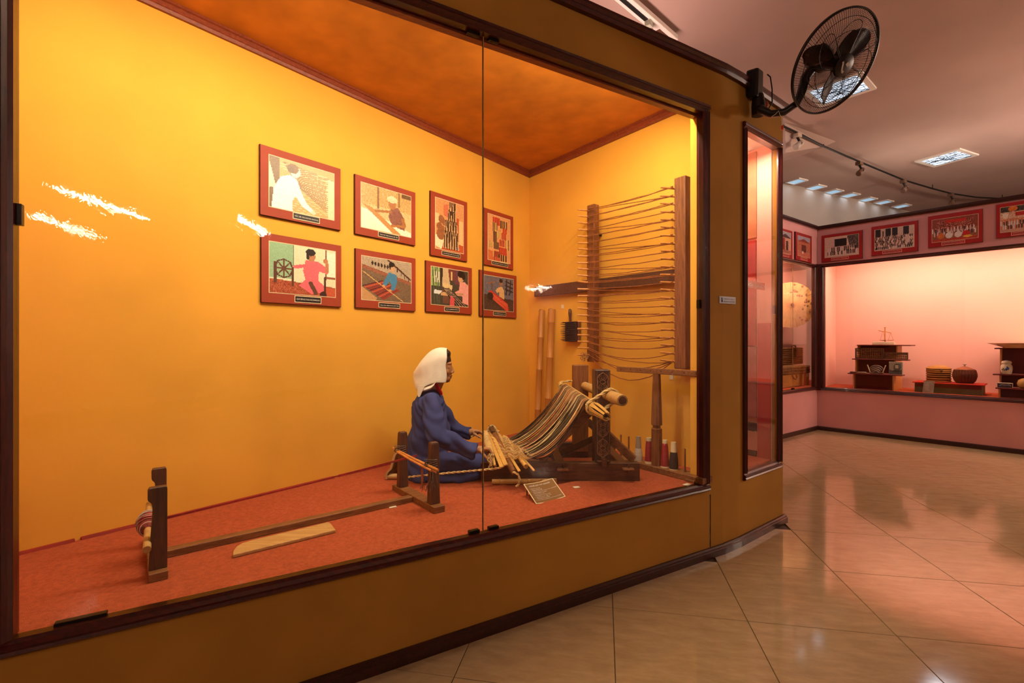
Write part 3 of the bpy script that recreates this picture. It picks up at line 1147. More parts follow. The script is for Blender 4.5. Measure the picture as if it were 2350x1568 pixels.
def pic2():
    p = Pic(80, 60, (222, 188, 132))
    p.rect(0, 0, 1, .45, (206, 166, 104)).noise(14, (0, 0, 1, .55))
    p.rect(.30, 0, .34, .5, (140, 100, 60)).rect(.72, 0, .76, .35, (150, 110, 66)).rect(.8, .0, 1, .1, (110, 80, 50))
    p.poly([(0, .55), (1, .9), (1, 1.01), (0, 1.01)], (250, 240, 215)).poly([(0, .45), (.2, .5), (.8, 1.01), (.62, 1.01)], (196, 140, 80)).poly([(.02, .58), (.1, .56), (.62, 1.01), (.5, 1.01)], (252, 244, 224))
    p.poly([(.58, .42), (.52, .62), (.60, .82), (.86, .88), (.86, .6), (.72, .36)], (140, 88, 76)).noise(8, (.5, .35, .9, .9))
    p.line(.57, .5, .28, .56, .03, (170, 112, 66)).line(.82, .62, .86, .76, .035, (168, 108, 62)).line(.86, .78, .6, .82, .03, (176, 116, 68))
    p.ell(.60, .32, .075, .12, (176, 118, 74)).ell(.60, .2, .10, .08, (240, 220, 180)).rect(.51, .2, .7, .26, (236, 210, 166))
    return p.noise(5)


def pic3():
    p = Pic(90, 66, (226, 226, 190))
    p.rect(0, 0, .34, .7, (150, 190, 150)).rect(.335, 0, .35, .7, (110, 120, 96)).rect(.86, .05, 1, .6, (250, 244, 220)).rect(.83, 0, .86, .65, (120, 76, 56)).rect(.83, .58, 1, .62, (150, 86, 60))
    p.poly([(0, .72), (1, .8), (1, 1.01), (0, 1.01)], (170, 84, 54)).noise(16, (0, .72, .7, 1)).rect(.7, .82, 1, 1, (196, 90, 60))
    for k in range(8):
        a = k * math.pi / 4
        p.line(.2, .5, .2 + .13 * math.cos(a), .5 + .19 * math.sin(a), .012, (104, 62, 44))
        p.line(.2 + .13 * math.cos(a), .5 + .19 * math.sin(a), .2 + .13 * math.cos(a + .8), .5 + .19 * math.sin(a + .8), .012, (92, 54, 40))
    p.rect(.06, .38, .1, .8, (96, 58, 42)).rect(.31, .45, .35, .85, (96, 58, 42))
    p.poly([(.52, .28), (.48, .5), (.52, .68), (.42, .82), (.62, .98), (.84, .9), (.84, .8), (.72, .68), (.73, .48), (.88, .52), (.86, .38), (.72, .28)], (232, 108, 118))
    p.line(.5, .4, .37, .44, .035, (230, 104, 114)).line(.86, .46, .86, .3, .03, (190, 126, 88)).ell(.84, .24, .04, .05, (190, 126, 88))
    p.ell(.61, .18, .065, .11, (186, 124, 86)).ell(.60, .1, .075, .075, (34, 28, 26)).ell(.555, .17, .025, .09, (34, 28, 26))
    p.line(.68, .95, .6, .75, .035, (98, 66, 48)).line(.83, .98, .83, .6, .02, (80, 52, 40)).ell(.8, .98, .06, .08, (60, 40, 34))
    return p.noise(5)


def pic4():
    p = Pic(80, 62, (176, 158, 134))
    p.poly([(0, .25), (1, .55), (1, 1.01), (0, 1.01)], (120, 98, 76)).poly([(0, .18), (1, .48), (1, .56), (0, .27)], (150, 92, 70)).noise(8)
    for k in range(6):
        p.ell(.2 + .06 * k, .13 + .01 * k, .02, .05, (40, 32, 30))
    p.line(.5, .0, .98, .42, .018, (76, 46, 36))
    for k in range(5):
        p.line(.62 + .08 * k, .2 + .07 * k, .62 + .08 * k, .08 + .07 * k, .008, (60, 38, 30))
    p.poly([(.02, .68), (.42, .98), (.75, .72), (.4, .52)], (150, 62, 48))
    for k in range(9):
        t = k / 9
        p.line(.02 + .4 * t, .68 + .3 * t, .40 + .35 * t, .52 + .2 * t, .010, [(60, 40, 44), (200, 100, 70), (110, 60, 56)][k % 3])
    p.poly([(0, .7), (.3, .95), (.25, 1.01), (0, 1.01)], (196, 150, 100))
    p.poly([(.52, .3), (.44, .5), (.4, .6), (.47, .64), (.54, .5), (.58, .62), (.55, .74), (.64, .72), (.70, .5), (.68, .34)], (64, 132, 172))
    p.ell(.59, .18, .05, .09, (206, 160, 116)).ell(.585, .1, .06, .06, (30, 26, 26)).ell(.55, .16, .02, .07, (30, 26, 26))
    p.line(.02, .35, .82, .98, .009, (210, 168, 106)).ell(.42, .64, .03, .03, (206, 156, 110)).ell(.55, .74, .03, .03, (206, 156, 110))
    return p.noise(5)


def pic5():
    p = Pic(58, 84, (214, 150, 96))
    p.rect(0, .3, .12, .5, (240, 196, 140)).rect(.8, .35, .98, .85, (236, 190, 130)).poly([(0, .72), (.3, .76), (.3, 1.01), (0, .95)], (246, 224, 184)).poly([(.3, .78), (1, .85), (1, 1.01), (.2, 1.01)], (190, 84, 46))
    p.rect(.74, .3, .82, .8, (190, 80, 50))
    for (x, y, r) in ((.2, .4, .1), (.3, .45, .08), (.14, .55, .1), (.25, .6, .1), (.18, .7, .14)):
        p.ell(x, y, r, r * .8, (150, 92, 60))
    for k, (x0, x1, y0, y1) in enumerate(((.48, .72, .02, .22), (.44, .70, .2, .44), (.34, .76, .4, .66), (.3, .8, .62, .96))):
        p.poly([(x0, y0), (x1, y0), (x1 + .04, y1), (x0 - .04, y1)], (206, 166, 118))
        n = 5 + 2 * k
        for j in range(n):
            x = x0 + (x1 - x0) * (j + .5) / n
            p.line(x, y0, x + (.02 if j % 2 else -.02), y1, .016, (64, 44, 36))
    p.poly([(.28, .1), (.46, .06), (.42, .34), (.28, .3)], (206, 112, 80)).poly([(.74, .1), (.86, .24), (.72, .24)], (220, 150, 100)).ell(.76, .93, .04, .02, (70, 80, 130))
    return p.noise(7)


def pic6():
    p = Pic(54, 84, (222, 160, 104))
    cols = [(190, 56, 40), (96, 58, 44), (214, 96, 66), (226, 188, 112), (150, 70, 50), (120, 90, 60)]
    spots = [(.36, .12, .16, .08, 0), (.7, .16, .16, .09, 1), (.3, .26, .1, .1, 1), (.74, .3, .1, .06, 0), (.45, .4, .15, .08, 3), (.7, .42, .12, .07, 2), (.3, .48, .08, .12, 5),
             (.85, .6, .07, .12, 1), (.62, .58, .13, .07, 2), (.36, .66, .12, .08, 5), (.12, .66, .1, .06, 3), (.66, .76, .18, .08, 0), (.4, .86, .14, .08, 4), (.64, .92, .2, .07, 1), (.36, .97, .16, .05, 2)]
    for x, y, a, b, c in spots:
        p.rect(x - a, y - b, x + a, y + b, cols[c])
        for j in range(3):
            p.line(x - a + a * .5 * (j + 1), y - b, x - a + a * .5 * (j + 1), y + b, .012, cols[(c + 2) % 6])
    p.poly([(0, .78), (.2, .8), (.2, 1.01), (0, 1.01)], (206, 110, 62))
    return p.noise(8)


def pic7():
    p = Pic(74, 62, (70, 66, 54))
    p.rect(0, 0, .22, .5, (150, 176, 104)).rect(.08, .12, .22, .4, (230, 226, 190)).rect(.24, 0, .4, .35, (50, 40, 38)).rect(.45, .0, .62, .3, (120, 60, 54)).rect(.52, .06, .56, .3, (222, 196, 140)).rect(.62, 0, .76, .4, (110, 64, 76))
    for x in (.03, .1, .15):
        p.line(x, 0, x + .06, 1, .012, (80, 90, 70))
    p.poly([(.3, .0), (.44, .0), (.5, .5), (.28, .5)], (206, 180, 140)).poly([(.28, .38), (.56, .44), (.54, .58), (.32, .52)], (224, 196, 140)).rect(.3, .55, .46, .95, (110, 76, 60)).poly([(.24, .66), (.46, .62), (.46, .74), (.24, .74)], (206, 160, 110))
    p.poly([(.3, .56), (.46, .52), (.98, 1.01), (.66, 1.01)], (38, 34, 36))
    for k in range(4):
        p.line(.34 + .04 * k, .56, .7 + .08 * k, 1.0, .007, (190, 160, 130))
    p.poly([(.08, .6), (.28, .62), (.2, .72), (.06, .7)], (220, 226, 224))
    p.poly([(.76, .34), (.74, .55), (.62, .62), (.68, .7), (.84, .72), (.84, .9), (1.01, .95), (1.01, .4), (.9, .3)], (236, 160, 150)).line(.84, .66, .68, .66, .03, (200, 150, 110))
    p.ell(.79, .2, .08, .14, (210, 160, 116)).ell(.8, .1, .10, .10, (26, 24, 24)).ell(.87, .15, .05, .1, (26, 24, 24)).poly([(.5, .72), (.62, .8), (.6, 1.01), (.48, 1.01)], (214, 84, 90))
    return p.noise(6)


def pic8():
    p = Pic(74, 60, (110, 108, 118))
    p.rect(0, 0, 1, .5, (106, 104, 116)).noise(10, (0, 0, 1, .5)).poly([(0, .55), (1, .65), (1, 1.01), (0, 1.01)], (74, 56, 46)).noise(10, (0, .55, 1, 1))
    for k in range(3):
        p.line(.72, .1 + .12 * k, .96, .16 + .12 * k, .022, (44, 38, 40))
    p.line(.76, .05, .74, .5, .02, (44, 38, 40)).line(.9, .06, .86, .5, .02, (44, 38, 40)).line(.12, .22, .35, .16, .016, (150, 92, 66)).line(.25, .2, .27, .5, .012, (96, 66, 54))
    p.poly([(.14, .45), (.24, .42), (.8, .78), (.84, .98), (.74, 1.0), (.2, .62)], (206, 60, 44))
    for k in range(4):
        p.line(.2, .48 + .04 * k, .78, .82 + .05 * k, .006, (240, 140, 100))
    p.poly([(.48, .3), (.38, .4), (.42, .48), (.5, .44), (.5, .58), (.68, .66), (.66, .38), (.6, .28)], (222, 178, 120)).ell(.56, .18, .05, .09, (166, 110, 74)).ell(.56, .1, .06, .06, (30, 26, 28))
    p.ell(.2, .6, .1, .12, (46, 38, 34))
    return p.noise(6)


PICS = [
    ('sepia print of a person in white, top left on the yellow wall', [(596.2, 329.3), (782.3, 387.7), (782.3, 528.3), (597.5, 493.5)], pic1, 'MẮC SỢI VÀO KHUNG (ANGUH)', (.37, .71, .035, .135), .10, .12, .145),
    ('pale print of a weaver in white headscarf, second in the top row', [(814, 399.2), (953.8, 441.3), (953.8, 562.6), (815.8, 539)], pic2, 'THAO TÁC TRÊN KHUNG DỆT TẤM', (.35, .70, .035, .125), .09, .11, .14),
    ('print of a person in pink by a spinning wheel, bottom left', [(598.8, 532.3), (783.1, 564), (784.5, 703.8), (600.2, 695.7)], pic3, 'QUAY SỢI VÀO THOI CHỈ (TANRAOW)', (.38, .72, .03, .135), .09, .115, .155),
    ('print of a weaver in blue over striped cloth, second in the bottom row', [(815.3, 569.8), (953.8, 593.1), (954.6, 714), (817.2, 707.3)], pic4, 'THAO TÁC TRÊN KHUNG DỆT TẤM', (.35, .71, .03, .12), .09, .11, .15),
    ('upright print of hanging black striped textiles, third in the top row', [(987.8, 437.3), (1073, 463.9), (1072.4, 600.6), (988.8, 586.3)], pic5, 'SẢN PHẨM DỆT THỔ CẨM MỸ NGHIỆP', (.28, .79, .035, .105), .12, .085, .125),
    ('upright print of red woven bags, right end of the top row', [(1111.2, 476), (1178.6, 498), (1177.6, 620), (1111, 607.8)], pic6, 'SẢN PHẨM DỆT THỔ CẨM MỸ NGHIỆP', (.24, .80, .03, .10), .12, .085, .11),
    ('print of a person in pale pink at a tall loom, third in the bottom row', [(977, 597.6), (1083, 615.3), (1083.7, 721.6), (978.6, 716)], pic7, 'THAO TÁC TRÊN KHUNG DỆT DẢI', (.37, .70, .03, .125), .10, .10, .155),
    ('print of a weaver with a long red cloth, right end of the bottom row', [(1101, 619), (1185.7, 633.3), (1185.7, 730.2), (1101.4, 726)], pic8, 'DỆT VẢI TRÊN KHUNG DỆT TẤM', (.34, .69, .03, .12), .10, .10, .15),
]
for lab, quad, fn, cap, cb, mx, mt_, mb_ in PICS:
    board_picture('mounted_photo', lab, 'mounted prints on the yellow wall', BACK, quad, 0.0, M_PHRED, mx, mt_, mb_, fn(), cap, cb, M_CAPT, M_CREAM, M_WHITE, M_PHEDGE)

# ================================================================== LEFT STAND: SKEIN STAND ON THE CARPET
A0 = math.radians(38.0)
SX, SY = Vector((math.cos(A0), math.sin(A0), 0)), Vector((-math.sin(A0), math.cos(A0), 0))
SO = Vector((-1.223, 1.679, ZF))


def st(x, y, z):
    return SO + SX * x + SY * y + Vector((0, 0, z))


ST = thing('warp_stretcher', 'long dark wooden thread stretcher with two pairs of posts on the carpet', 'weaving frame', st(.55, .22, 0), A0)
mb = MB(); mb.hexa([st(-.028, 0, 0), st(.028, 0, 0), st(.028, .46, 0), st(-.028, .46, 0)], [st(-.028, 0, .03), st(.028, 0, .03), st(.028, .46, .03), st(-.028, .46, .03)])
mk('foot', mb, M_WBR, ST, bevel=.002)
mb = MB(); mb.hexa([st(1.07, -.01, 0), st(1.13, -.01, 0), st(1.13, .47, 0), st(1.07, .47, 0)], [st(1.07, -.01, .032), st(1.13, -.01, .032), st(1.13, .47, .032), st(1.07, .47, .032)])
mk('foot', mb, M_WBR, ST, bevel=.002)
mb = MB(); mb.hexa([st(.028, .20, 0), st(1.07, .215, 0), st(1.07, .258, 0), st(.028, .245, 0)], [st(.028, .20, .028), st(1.07, .215, .028), st(1.07, .258, .028), st(.028, .245, .028)])
mk('long_beam', mb, M_WBR, ST, bevel=.002)
HOOK = [(-.027, .03), (.027, .03), (.027, .31), (.024, .318), (-.024, .318), (-.029, .308), (-.029, .276), (-.017, .262), (-.015, .24), (-.020, .16)]
for y, dx, kx in ((.045, 0, 1), (.355, .015, .88)):
    mb = MB(); mb.hexa([st(x * kx + dx, y - .014, z) for x, z in HOOK], [st(x * kx + dx, y + .014, z) for x, z in HOOK])
    mk('hooked_post', mb, M_WDKZ, ST, bevel=.002)
for y in (.05, .40):
    mb = MB()
    rings = [[st(1.10 + sx * w, y + sy * w * .8, z) for sx, sy in ((-1, -1), (1, -1), (1, 1), (-1, 1))] for z, w in ((.032, .026), (.20, .022), (.235, .024), (.28, .023), (.325, .021), (.334, .018))]
    mb.ring_loft(rings)
    mk('post', mb, M_WDKZ, ST, bevel=.002)
# canes tied across the right posts
for k, (y0, y1, z0, z1, r, dx) in enumerate(((-.055, .46, .222, .235, .0065, -.034), (-.01, .43, .212, .232, .0055, -.045), (-.03, .44, .205, .222, .004, -.030))):
    mb = MB(); mb.tube([st(1.10 + dx, y0, z0), st(1.10 + dx, (y0 + y1) / 2, (z0 + z1) / 2), st(1.10 + dx * .8, y1, z1)], r, 8)
    mk('cane', mb, M_CANE, ST, True)
M_GREYSTR = mat('grey_binding_string', (110, 96, 86), 0.9, 0.2, 60)
for y, zz in ((.05, .225), (.40, .232)):
    mb = MB()
    for k in range(5):
        pts = []
        for j in range(13):
            a = 2 * math.pi * j / 12
            pts.append(st(1.10 - .012 + .036 * math.cos(a), y + .024 * math.sin(a), zz + .006 * k + .006 * math.sin(a + k)))
        mb.tube(pts, .0022, 5)
    mk('binding', mb, M_GREYSTR, ST, True)
mb = MB()
for k in range(9):
    x0 = 1.10 - .03 + rng.uniform(-.01, .02)
    y0 = .04 + rng.uniform(-.02, .02)
    mb.tube([st(x0, y0 - .02, .22), st(x0 - .005, y0 - .03, .17 + rng.uniform(-.02, .02)), st(x0 - .012 + rng.uniform(-.02, .02), y0 - .03, .11 + rng.uniform(-.01, .04))], .002, 5)
mk('string_tail', mb, M_GREYSTR, ST, True)
mb = MB()
for k in range(9):
    y0 = .10 + rng.uniform(-.015, .015)
    mb.tube([st(1.065, y0, .21), st(1.06, y0 - .01, .15), st(1.055 + rng.uniform(-.015, .015), y0 - .02 + rng.uniform(-.02, .02), .09 + rng.uniform(-.01, .03))], .0018, 5)
mk('tassel', mb, mat('rust_tassel', (160, 92, 62), 0.9), ST, True)
# bobbin rod with a ball of yarn at the left posts
pa, pb = U(337, 1262, 1.655), U(343, 1156, 1.99)
RB = thing('bobbin_rod', 'pale wooden bobbin rod wound with red and white yarn at the left posts', 'bobbin', pa)
mb = MB(); mb.tube([pa, pa.lerp(pb, .5), pb], [.0125, .012, .011], 14)
mk('rod', mb, M_WLT, RB, True)
ax = (pb - pa).normalized()
mid = pa.lerp(pb, .54)
mb = MB()
prof = [(-.065, .013), (-.055, .024), (-.03, .034), (0, .038), (.03, .033), (.055, .022), (.065, .013)]
mb.tube([mid + ax * x for x, r in prof], [r for x, r in prof], 16)
yb = mk('yarn_ball', mb, mat('dull_red_yarn', (150, 62, 56), 0.85, 0.3, 40), RB, True)
side = ax.cross(Vector((0, 0, 1))).normalized()
up2 = side.cross(ax)
for k in range(15):
    x = -.055 + .11 * k / 14
    r = float(np.interp(x, [p[0] for p in prof], [p[1] for p in prof])) + .001
    tilt = rng.uniform(-.012, .012)
    mb = MB()
    mb.tube([mid + ax * (x + tilt * math.sin(a)) + (side * math.cos(a) + up2 * math.sin(a)) * r for a in np.linspace(0, 2 * math.pi, 17)], .0018, 5)
    mk('yarn_turn', mb, (M_WHITEYARN, M_REDYARN, M_WHITEYARN, mat('rose_yarn', (190, 110, 100), .85))[k % 4] if k < 4 else bpy.data.materials[('white_yarn', 'red_yarn', 'white_yarn', 'rose_yarn')[k % 4]], yb, True)
# the taut red yarn between the two ends
ya, yb_ = U(352, 1196, 1.84), U(957, 1046, 2.585)
mb = MB()
for dz in (-.003, .0, .003):
    mb.tube([ya + Vector((0, 0, dz)), ya.lerp(yb_, .5) + Vector((0, 0, dz * .4 - .004)), yb_ + Vector((0, 0, dz * 1.5))], .0017, 5)
mk('taut_yarn', mb, M_REDYARN, ST, True)

# the wooden batten lying on the carpet
out = [(534, 1274), (535.5, 1264), (543, 1254), (556, 1246), (580, 1239), (640, 1225), (700, 1211), (752, 1198), (758, 1200), (770.6, 1216)]
lo = [GZ(u, v, ZF + .014) for u, v in out]
mb = MB(); mb.hexa([Vector((p.x, p.y, ZF + .001)) for p in lo], lo)
tag(mk('weaving_batten', mb, M_WLT, None, bevel=.003, seg=2), 'pale sword-shaped wooden batten lying on the red carpet', 'batten')

# little paper number tags
def floor_tag(u, v, label, a, s=.028, m=None):
    p = GZ(u, v, ZF)
    R = Matrix.Rotation(a, 3, 'Z')
    mb = MB(); mb.box((p.x, p.y, ZF + .0015), (s * 1.3, s, .002), R)
    t = mk('number_tag', mb, m or M_TAG)
    tag(t, label, 'tag', 'small white tags')
    return t


floor_tag(901, 1164, 'small white tag on carpet beside the long beam', .5)
floor_tag(1323, 1119, 'small white tag on carpet in front of the loom', .3)
floor_tag(1577, 1113, 'small white tag on carpet by the glass corner', .6, .034)
p = GZ(1587, 1106, ZF)
mb = MB(); mb.box((p.x, p.y, ZF + .008), (.06, .045, .014), Matrix.Rotation(-.9, 3, 'Z'))
tag(mk('wooden_block', mb, M_WBR, bevel=.002), 'small flat wooden block at the right corner of the carpet', 'block')
for u, v, lab in ((1291, 704, 'small white tag on the side wall above the bristle brush'), (1541, 866, 'small white tag on the side wall under the thread stand bar')):
    s, z = SIDE.hit(u, v, .002)
    mb = MB(); mb.hexa([SIDE.at(s - .014, 0.001, z - .016), SIDE.at(s + .014, 0.001, z - .016), SIDE.at(s + .014, 0.001, z + .016), SIDE.at(s - .014, .001, z + .016)],
                       [SIDE.at(s - .014, 0.004, z - .016), SIDE.at(s + .014, 0.004, z - .016), SIDE.at(s + .014, 0.004, z + .016), SIDE.at(s - .014, .004, z + .016)])
    t = mk('number_tag', mb, M_TAG); tag(t, lab, 'tag', 'small white tags')

# ================================================================== WARPING RACK ON THE SIDE WALL
RO = .09
sl, sr = SIDE.sat(1361, RO), SIDE.sat(1566, RO)
ZB0, ZB1 = 1.10, 2.33
RK = thing('warping_rack', 'large wooden warping rack with pegs and brown threads on the side wall', 'thread rack', SIDE.at((sl + sr) / 2, RO, ZB0))


def rbox(mb, s0, s1, o0, o1, z0, z1):
    return mb.hexa([SIDE.at(s0, o0, z0), SIDE.at(s1, o0, z0), SIDE.at(s1, o1, z0), SIDE.at(s0, o1, z0)], [SIDE.at(s0, o0, z1), SIDE.at(s1, o0, z1), SIDE.at(s1, o1, z1), SIDE.at(s0, o1, z1)])


mb = MB(); rbox(mb, sl - .038, sl + .038, RO - .03, RO + .03, ZB0 + .012, ZB1)
mk('upright', mb, M_WBRZ, RK, bevel=.006, seg=2)
mb = MB(); rbox(mb, sr - .042, sr + .042, RO - .03, RO + .03, ZB0 - .006, ZB1)
mk('upright', mb, M_WBRZ, RK, bevel=.006, seg=2)
sc0 = SIDE.sat(1226, RO - .035)
zc0, zc1 = SIDE.hit(1226, 670, RO - .03)[1], SIDE.hit(1553, 632, RO - .03)[1]
mb = MB()
mb.hexa([SIDE.at(sc0, RO - .062, zc0 - .045), SIDE.at(sr, RO - .062, zc1 - .045), SIDE.at(sr, RO - .032, zc1 - .045), SIDE.at(sc0, RO - .032, zc0 - .045)],
        [SIDE.at(sc0, RO - .062, zc0 + .045), SIDE.at(sr, RO - .062, zc1 + .045), SIDE.at(sr, RO - .032, zc1 + .045), SIDE.at(sc0, RO - .032, zc0 + .045)])
mk('crossbar', mb, M_WDK, RK, bevel=.004)
# wall pegs that carry the rack
for s_ in (sl, sr):
    mb = MB(); rbox(mb, s_ - .01, s_ + .01, .002, RO - .03, 2.1, 2.12)
    mk('wall_bracket', mb, M_CLIP, RK)
NP = 23
pegm = MB(); pegm.tube([(0, 0, 0), (0, 0, .10)], [.0085, .006], 8)
peg_me = proto('peg', pegm, M_CANE, True)
lz = [SIDE.hit(1352, 486 + (815 - 486) * k / (NP - 1), RO)[1] for k in range(NP)]
rz = [SIDE.hit(1556, 434 + (830 - 434) * k / (NP - 1), RO)[1] for k in range(NP)]
for k in range(NP):
    for s, z, dd in ((sl - .012, lz[k], Vector((-.55, 0, .05))), (sr - .036, rz[k], Vector((-.75, 0, .08)))):
        a = SIDE.at(s, RO + .02, z)
        d = (Vector((SIDE.n.x, SIDE.n.y, 0)) + Vector((SIDE.d.x, SIDE.d.y, 0)) * (dd.x + rng.uniform(-.12, .12)) + Vector((0, 0, dd.z + rng.uniform(-.05, .05)))).normalized()
        q = Vector((0, 0, 1)).rotation_difference(d).to_matrix().to_4x4()
        inst('peg', peg_me, RK, Matrix.Translation(a) @ q)


def strand(s0, z0, s1, z1, sag, off0, off1, r=.0032, n=9):
    pts = []
    for j in range(n):
        t = j / (n - 1)
        w = rng.uniform(-.0025, .0025) if 0 < j < n - 1 else 0
        pts.append(SIDE.at(s0 + (s1 - s0) * t, off0 + (off1 - off0) * t, z0 + (z1 - z0) * t - sag * 4 * t * (1 - t) + w))
    mbx = MB(); mbx.tube(pts, r, 5)
    return mk('thread', mbx, M_STRING, RK, True)


for k in range(NP):
    sag = .004 + (.02 if k > 16 else 0) + (.05 * (k - 19) / 3 if k > 19 else 0)
    strand(sl - .01, lz[k] + .004, sr - .035, rz[k] + .004, max(sag, rng.uniform(0, .012)), RO + .045, RO + .05)
    if k < NP - 1:
        strand(sl - .01, lz[k] - .004, sr - .035, (rz[k] if k % 3 else rz[min(k + 1, NP - 1)]) - .004, rng.uniform(.0, .014) + (.03 if k > 18 else 0), RO + .055, RO + .055)
strand(sl - .01, lz[0] + .008, sr - .035, rz[0] + .01, .02, RO + .05, RO + .05, .003)
strand(sl + .03, lz[-1] - .03, sr - .035, rz[-1], .14, RO + .04, RO + .05)
strand(sl + .03, lz[-1] + .03, sr - .035, rz[-1], .11, RO + .05, RO + .05)
# knot of thread at the lower left end
mb = MB()
for k in range(8):
    c = SIDE.at(sl - .02 + rng.uniform(-.012, .012), RO + .07, lz[-1] - .01 + rng.uniform(-.02, .02))
    n1 = Vector((rng.normal(), rng.normal(), rng.normal())).normalized()
    a1 = n1.orthogonal().normalized(); b1 = n1.cross(a1)
    mb.tube([c + (a1 * math.cos(t) + b1 * math.sin(t)) * rng.uniform(.02, .034) for t in np.linspace(0, 5.5, 12)], .0022, 5)
mk('thread_knot', mb, mat('tan_thread', (186, 136, 84), .9), RK, True)

# ---- two bamboo poles in the corner
def bamboo(mb, a, b, r, nodes, n=14):
    a, b = Vector(a), Vector(b)
    pts, rs = [], []
    ks = sorted([0, 1] + [x for t in nodes for x in (t - .006, t - .002, t + .002, t + .006)])
    for t in ks:
        pts.append(a.lerp(b, t))
        near = any(abs(t - q) < .003 for q in nodes)
        rs.append(r * (1.12 if near else 1.0))
    return mb.tube(pts, rs, n)


for u, v, nodes, lab in ((1243, 712, (.2, .52, .78), 'tall bamboo pole leaning in the case corner, the one nearer the corner'),
                         (1266, 710, (.3, .62, .9), 'tall bamboo pole leaning in the case corner, the one nearer the brush')):
    s, z = SIDE.hit(u, v, .035)
    B = thing('bamboo_pole', lab, 'pole', SIDE.at(s, .07, ZF))
    r = .0255 if u < 1250 else .028
    mb = MB(); bamboo(mb, SIDE.at(s, .09, ZF + .002), SIDE.at(s, .035, z), r, nodes, 16)
    mk('culm', mb, M_BAM2, B, True)
    if u > 1250:
        mb = MB(); mb.cyl(SIDE.at(s, .042, z - .12), SIDE.at(s, .0352, z + .001), r + .003, r + .003, 16)
        mk('sleeve', mb, M_BAM2, B, True)
    mb = MB(); mb.tube([SIDE.at(s, .0354, z), SIDE.at(s, .035, z + .002)], r * .8, 14)
    mk('bore', mb, M_PHEDGE, B)

# ---- bristle brush on the wall
s0, z0 = SIDE.hit(1292, 785, .05)
s1, z1 = SIDE.hit(1323, 737, .05)
BR = thing('bristle_brush', 'dark bristle brush with wooden handle hanging on the side wall', 'brush', SIDE.at((s0 + s1) / 2, .03, z0))
sm = (s0 + s1) / 2 + .01
mb = MB(); rbox(mb, s0 + .05, s1 + .012, .012, .035, z0, z1)
mk('block', mb, M_WBRZ, BR, bevel=.003)
mb = MB(); rbox(mb, s0 + .03, s1, .035, .055, z0 + .004, z1 - .004)
mk('bristle_base', mb, M_PHEDGE, BR, bevel=.002)
mb = MB()
for j in range(11):
    for i in range(7):
        s = s0 + .035 + (s1 - s0 - .045) * i / 6
        z = z0 + .010 + (z1 - z0 - .02) * j / 10
        mb.tube([SIDE.at(s, .05, z), SIDE.at(s - .022 + rng.uniform(-.006, .006), .085 + rng.uniform(-.008, .01), z + rng.uniform(-.004, .004))], [.006, .0015], 5)
o = mk('bristles', mb, mat('dark_bristle', (52, 34, 26), .9, .3, 60), BR); o['kind'] = 'stuff'
sh = SIDE.sat(1308, .03)
zh = SIDE.hit(1308, 709, .03)[1]
mb = MB(); mb.tube([SIDE.at(sh, .025, z1 - .005), SIDE.at(sh, .028, z1 + .03), SIDE.at(sh, .03, zh - .035), SIDE.at(sh, .03, zh - .008), SIDE.at(sh, .03, zh)], [.010, .0105, .0145, .0125, .006], 12)
mk('handle', mb, M_WDKZ, BR, True)

# ---- thread stand: board, post and bar with cones of yarn
TO = .24
sp = SIDE.sat(1507, TO)
sb0, sb1 = SIDE.sat(1418, TO), SIDE.sat(1616, TO)
TS = thing('thread_stand', 'T-shaped wooden thread stand with a drilled bar beside the loom', 'stand', SIDE.at(sp, TO, ZF))
mb = MB(); rbox(mb, sp - .66, SIDE.sat(1613, TO + .05), TO - .05, TO + .05, ZF, ZF + .036)
mk('base_board', mb, M_WBR, TS, bevel=.003)
mb = MB()
rings = []
for z, w in ((ZF + .036, .030), (ZF + .27, .030), (ZF + .275, .022), (ZF + .29, .022), (ZF + .295, .031), (ZF + .34, .0305), (1.06, .022), (1.062, .022)):
    rings.append([SIDE.at(sp + a * w, TO + b * w, z) for a, b in ((-1, -.5), (-.5, -1), (.5, -1), (1, -.5), (1, .5), (.5, 1), (-.5, 1), (-1, .5))])
mb.ring_loft(rings)
mk('post', mb, M_WBRZ, TS)
mb = MB(); rbox(mb, sb0, sb1, TO - .016, TO + .016, 1.062, 1.097)
br_ = mk('bar', mb, M_WBR, TS, bevel=.003)
for k in range(8):
    s = sb0 + .04 + (sb1 - sb0 - .08) * k / 7
    mb = MB(); mb.cyl(SIDE.at(s, TO + .010, 1.08), SIDE.at(s, TO + .0172, 1.08), .004, n=8)
    mk('hole', mb, M_PHEDGE, br_)
ZTB = ZF + .036
for u, v in ((1425, 998), (1443, 1002), (1572, 1030), (1602, 1035)):
    s, z = SIDE.hit(u, v, TO)
    mb = MB(); mb.tube([SIDE.at(s, TO, ZTB - .005), SIDE.at(s, TO, z)], [.006, .0052], 8)
    mk('peg', mb, M_WBRZ, TS, True)


def cone(u, vt, label, parts, r0, r1):
    s, z = SIDE.hit(u, vt, TO)
    h = z - ZTB
    B = thing('yarn_cone', label, 'yarn', SIDE.at(s, TO, ZTB), 0, 'yarn cones on the thread stand')
    for nm, a, b, m, extra in parts:
        mb = MB()
        n = 9
        prof = []
        for j in range(n):
            t = a + (b - a) * j / (n - 1)
            bul = extra * math.sin(math.pi * j / (n - 1)) ** .5
            prof.append((r0 + (r1 - r0) * t + bul, ZTB + h * t))
        if nm == 'tip':
            prof += [(r1 * .62, ZTB + h * b), (r1 * .55, ZTB + h * b - .015)]
        c = SIDE.at(s, TO, 0)
        mb.lathe(prof, c, 18)
        mk(nm, mb, m, B, True)
    return B


